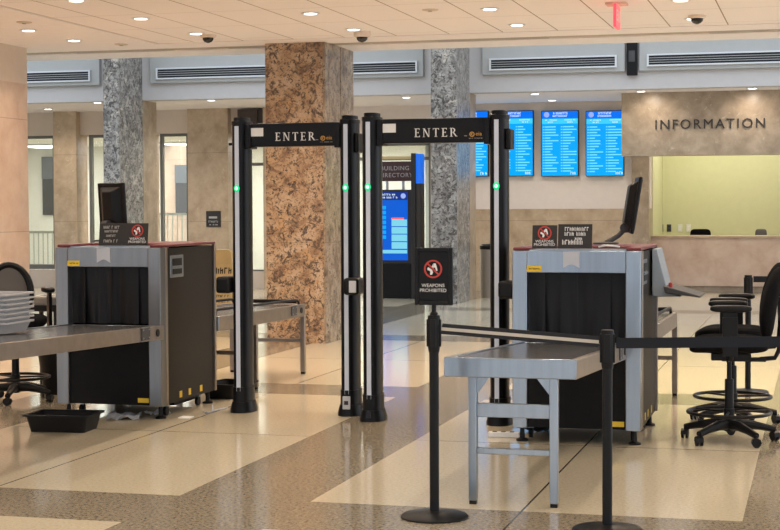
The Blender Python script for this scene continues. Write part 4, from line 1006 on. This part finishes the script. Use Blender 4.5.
# ================================================================ drafting chairs (facing -X)
def make_chair(label, mesh_back=False):
    t = thing('office_chair', label, 'chair', (0, 0, 0), group='black drafting chairs')
    mb = MB()
    for k in range(5):
        a_ = 2 * PI * k / 5 + R(14)
        c_, s_ = math.cos(a_), math.sin(a_)
        mb.tube([(0.02 * c_, 0.02 * s_, 0.115), (0.12 * c_, 0.12 * s_, 0.118), (0.22 * c_, 0.22 * s_, 0.10), (0.315 * c_, 0.315 * s_, 0.078)], [0.038, 0.034, 0.026, 0.022], 10)
    mb.lathe([(0.03, 0.07), (0.048, 0.09), (0.05, 0.14), (0.035, 0.16)])
    mb.build('star_base', 'black_plastic', t)
    for k in range(5):
        a_ = 2 * PI * k / 5 + R(14)
        M = Matrix.Translation((0.315 * math.cos(a_), 0.315 * math.sin(a_), 0.029)) @ Matrix.Rotation(a_ + random.uniform(-0.7, 0.7), 4, 'Z')
        mb = MB()
        for s_ in (-1, 1):
            mb.tube([(s_ * 0.007, 0, 0), (s_ * 0.022, 0, 0)], 0.029, 16)
        mb.tube([(0, 0, 0.0), (0, 0, 0.055)], 0.008)
        mb.prism([(-0.033, 0.0), (0.033, 0.0), (0.026, 0.026), (0, 0.038), (-0.026, 0.026)], 'x', -0.024, 0.024)
        mb.build('caster', 'black_plastic', t, M=M)
    MB().lathe([(0.030, 0.15), (0.030, 0.42), (0.026, 0.425)]).lathe([(0.016, 0.42), (0.016, 0.56)]).build('gas_column', 'black_plastic', t)
    rr = 0.275; zr = 0.20
    mb = MB().tube([(rr * math.cos(2 * PI * k / 36), rr * math.sin(2 * PI * k / 36), zr) for k in range(36)], 0.0125, 8, closed=True)
    for k in range(3):
        a_ = 2 * PI * k / 3 + 0.4
        mb.tube([(0.03 * math.cos(a_), 0.03 * math.sin(a_), zr), (rr * math.cos(a_), rr * math.sin(a_), zr)], 0.008, 8)
    mb.lathe([(0.036, zr - 0.025), (0.036, zr + 0.025)])
    mb.build('foot_ring', 'black_plastic', t)
    MB().box(-0.12, 0.14, -0.09, 0.09, 0.555, 0.60).box(-0.05, 0.24, -0.035, 0.035, 0.545, 0.57).tube([(0.02, -0.09, 0.57), (-0.02, -0.20, 0.56)], 0.008).build('seat_mechanism', 'black_plastic', t, bevel=0.008)
    def waterfall(p):
        q = p.copy(); q.z -= 0.45 * max(0, -p.x - 0.15) ** 1.5; q.z += 0.02 * (abs(p.y) / 0.25) ** 2; return q
    MB().superell((-0.005, 0, 0.655), (0.262, 0.25, 0.054), 0.55, 0.62, fn=waterfall).build('seat', 'black_fabric', t)
    def curve(p):
        q = p.copy(); q.x += 0.35 * p.y * p.y * -1 + 0.45 * p.z * p.z; q.x += 0.17 * p.z; return q
    if not mesh_back:
        MB().superell((0.262, 0, 0.935), (0.052, 0.215, 0.245), 0.8, 0.8, fn=curve).build('backrest', 'black_fabric', t)
    else:
        ring = [(0.20 * math.cos(2 * PI * k / 32), 0.23 * math.sin(2 * PI * k / 32)) for k in range(32)]
        bk = MB().tube([(0.27 + 0.35 * u_[0] ** 2 * -1 + 0.05 * u_[1], u_[0] * 0.9, 0.885 + u_[1]) for u_ in ring], 0.030, 8, closed=True).build('backrest', 'black_plastic', t)
        mb = MB(); mb.prism([(u_[0] * 0.95, u_[1] * 0.95) for u_ in ring], 'x', -0.003, 0.003)
        mb.build('backrest_mesh', 'mesh_grey', bk, M=Matrix.Translation((0.265, 0, 0.885)) @ Matrix.Diagonal((1, 0.9, 1, 1)))
    MB().tube([(0.20, 0, 0.56), (0.30, 0, 0.57), (0.325, 0, 0.62), (0.335, 0, 0.72), (0.34, 0, 0.90)], 0.016).box(0.32, 0.345, -0.04, 0.04, 0.82, 0.98).build('back_support', 'black_plastic', t)
    for s_ in (-1, 1):
        ar = MB().box(-0.055, 0.045, s_ * 0.285 - 0.014, s_ * 0.285 + 0.014, 0.60, 0.86).tube([(0.0, s_ * 0.10, 0.58), (0.0, s_ * 0.27, 0.585), (0.0, s_ * 0.285, 0.62)], 0.018).box(-0.05, 0.04, s_ * 0.285 - 0.012, s_ * 0.285 + 0.012, 0.85, 0.905).build('armrest_post', 'black_plastic', t, bevel=0.008)
        MB().superell((0.0, s_ * 0.275, 0.915), (0.135, 0.045, 0.024), 0.6, 0.6).build('armrest_pad', 'black_plastic', t)
    return t
ch1 = make_chair('black drafting chair with foot ring, nearer of the two at right, side on')
ch1.location = (-0.585, 10.98, 0); ch1.rotation_euler = (0, 0, R(5))
ch2 = copy_tree(ch1); ch2.location = (-0.61, 11.90, 0); ch2.rotation_euler = (0, 0, R(-3)); ch2['label'] = 'black drafting chair half hidden behind the nearer chair at right'
ch3 = make_chair('black mesh-backed drafting chair at the left edge beyond the grey bins', True); p = at(16, 401, Z=0); ch3.location = (p.x, p.y, 0); ch3.rotation_euler = (0, 0, R(128))
ch4 = copy_tree(ch1); ch4.location = (p.x - 0.05, p.y + 2.2, 0); ch4.rotation_euler = (0, 0, R(250)); ch4['label'] = 'black drafting chair partly hidden behind the left x-ray machine'
# low dark work table with a few more bins beside the left machine
q = at(44, 304, Y=13.0)
t = thing('work_table', 'small black table left of the left x-ray machine, behind the conveyor', 'table', (q.x, 13.0, 0))
MB().box(-0.14, 0.22, -0.18, 0.22, q.z - 0.055, q.z).build('tabletop', 'black_plastic', t, bevel=0.004)
for (lx, ly) in ((-0.12, 0.18), (0.19, 0.18), (0.19, -0.15)): MB().box(lx - 0.015, lx + 0.015, ly - 0.015, ly + 0.015, 0, q.z - 0.055).build('leg', 'black_plastic', t)
WT = (q.x, 13.0, q.z)
# ================================================================ trays and bins
def tray(name, x, y, z, rz, L, Wd, H, m, label, cat='tray', group=None, th=0.006, flare=0.03):
    t = thing(name, label, cat, (x, y, z), rz, group)
    def loop(a_, b_, zz, mb):
        pts = []
        r = 0.03
        for (sx, sy, a0) in ((1, 1, 0), (-1, 1, 90), (-1, -1, 180), (1, -1, 270)):
            for k in range(4):
                an = R(a0 + 30 * k); pts.append(mb.bm.verts.new((sx * (a_ - r) + r * math.cos(an), sy * (b_ - r) + r * math.sin(an), zz)))
        return pts
    mb = MB(); a_, b_ = L / 2, Wd / 2; f = flare
    ls = [loop(a_ - f, b_ - f, 0, mb), loop(a_ - 0.004, b_ - 0.004, H - 0.01, mb), loop(a_ - 0.004 - th, b_ - 0.004 - th, H - 0.01, mb), loop(a_ - f - th, b_ - f - th, th, mb)]
    for A, B in zip(ls, ls[1:]):
        n = len(A)
        for i in range(n): mb.bm.faces.new((A[i], A[(i + 1) % n], B[(i + 1) % n], B[i]))
    mb.bm.faces.new(ls[0][::-1]); mb.bm.faces.new(ls[-1])
    mb.build('tray_body', m, t)
    mb = MB(); e = 0.014
    q = [loop(a_ + e, b_ + e, H - 0.012, mb), loop(a_ + e, b_ + e, H, mb), loop(a_ - 0.012, b_ - 0.012, H, mb), loop(a_ - 0.012, b_ - 0.012, H - 0.012, mb)]
    for i4 in range(4):
        A, B = q[i4], q[(i4 + 1) % 4]; n = len(A)
        for i in range(n): mb.bm.faces.new((A[i], A[(i + 1) % n], B[(i + 1) % n], B[i]))
    mb.build('rim', m, t)
    return t
tray('black_tray', -5.245, 10.46, 0, R(4), 0.47, 0.33, 0.125, 'tray_black', 'black plastic tray on the floor in front of the left x-ray machine')
tray('black_tray', -4.80, 12.62, 0, R(80), 0.42, 0.32, 0.125, 'tray_black', 'black plastic tray on the floor behind the left x-ray machine')
pos_names = ['bottom', 'second from the bottom', 'third from the bottom', 'fourth from the bottom', 'third from the top', 'second from the top', 'topmost']
pb = at(20, 337, Y=9.7)
for k in range(7):
    yc = 9.72
    zb_ = 0.815 - 0.1 * (yc - 7.6 - 0.2) / 3.495 + 0.002
    tray('grey_bin', pb.x - 0.262, yc, zb_ + k * 0.0315, R(0.6 * math.sin(k * 2.3)), 0.50, 0.38, 0.075, 'tray_grey', 'light grey security bin, %s of the stack on the left conveyor' % pos_names[k], 'bin', 'grey bins stacked on the conveyor', th=0.004, flare=0.028)

tray('grey_bin', WT[0] + 0.06, WT[1] + 0.0, WT[2], R(5), 0.26, 0.34, 0.075, 'tray_grey', 'light grey bin on the small black table beside the left x-ray machine', 'bin')
# ================================================================ clutter
def sheet(name, loc, rz, w, l, label, m, crumple, cat='paper', h=0.002):
    mb = MB(); n = 6; grid = []
    for i in range(n + 1):
        for jn in range(n + 1):
            grid.append(mb.bm.verts.new((w * (i / n - .5), l * (jn / n - .5), h + crumple * random.random())))
    for i in range(n):
        for jn in range(n):
            k = i * (n + 1) + jn; mb.bm.faces.new((grid[k], grid[k + n + 1], grid[k + n + 2], grid[k + 1]))
    o = mb.build(name, m, None, smooth=False); o.location = loc; o.rotation_euler = (0, 0, rz)
    sm = o.modifiers.new('solid', 'SOLIDIFY'); sm.thickness = 0.0015; sm.offset = 1
    return tag(o, label, cat)
p = at(124, 418, Z=0); sheet('paper_sheet', (p.x, p.y, 0), 0.3, 0.24, 0.26, 'crumpled pale papers on the floor under the left x-ray machine', 'paper_grey', 0.035)
p = at(139, 416, Z=0); sheet('paper_sheet', (p.x + 0.10, p.y + 0.12, 0.0), -0.5, 0.13, 0.16, 'small folded paper beside the front foot of the left x-ray machine', 'paper', 0.03)
p = at(186, 417.5, Z=0); o = MB().box(-0.045, 0.045, -0.05, 0.05, 0, 0.006).build('paper_slip', 'paper'); o.location = (p.x, p.y, 0); tag(o, 'small white slip on the floor between x-ray machine and left gate', 'paper')
a = at(196, 414, Z=0); b_ = at(229, 409, Z=0)
mb = MB().tube([(a.x, a.y + 0.15, 0.006), (a.x + 0.08, a.y + 0.02, 0.006), ((a.x + b_.x) / 2, a.y + 0.05, 0.006), (b_.x - 0.03, b_.y - 0.02, 0.006)], 0.0055).tube([(a.x - 0.06, a.y + 0.5, 0.006), (a.x + 0.05, a.y + 0.22, 0.006), ((a.x + b_.x) / 2, a.y + 0.15, 0.006), (b_.x - 0.03, b_.y + 0.05, 0.006)], 0.0055)
o = mb.build('floor_cable', 'paper_grey'); tag(o, 'thin grey cable on the floor leading to the left gate', 'cable')
p = at(507, 437, Z=0)
t = thing('power_strip', 'white power strip on the floor under the right x-ray machine', 'power strip', (p.x, p.y, 0), R(4))
MB().box(-0.13, 0.09, -0.03, 0.03, 0, 0.035).build('strip_body', 'paper', t, bevel=0.006)
for k in range(3): MB().box(-0.10 + k * 0.06, -0.07 + k * 0.06, -0.015, 0.015, 0.035, 0.037).build('socket', 'ink', t)
p = at(537, 434, Z=0)
mb = MB()
for q in range(4):
    pts = []
    for k in range(26):
        a_ = k * 0.62 + q; r_ = 0.05 + 0.04 * math.sin(k * 0.9 + q * 2)
        pts.append((r_ * 1.9 * math.cos(a_), r_ * math.sin(a_) * 1.3, 0.012 + 0.018 * (1 + math.sin(k * 1.7 + q)) + q * 0.006))
    mb.tube(pts, 0.006, 6)
o = mb.build('cable_bundle', 'black_plastic'); o.location = (p.x, p.y + 0.12, 0); tag(o, 'tangle of black cables under the right x-ray machine', 'cable')
# black cloth hanging over the side of the left chair area
p0 = at(45, 398, Z=0)
t = thing('black_waste_bin', 'tall dark tapered bin standing beside the left x-ray machine', 'bin', (-6.35, 12.35, 0))
t.location = (at(50, 395, Z=0).x, at(50, 395, Z=0).y + 0.1, 0)
MB().lathe([(0.09, 0), (0.10, 0.01), (0.15, 0.40), (0.12, 0.405)], seg=28).build('bin_body', 'tray_black', t)
MB().lathe([(0.155, 0.395), (0.155, 0.42), (0.14, 0.42)], seg=28).build('rim', 'tray_black', t)
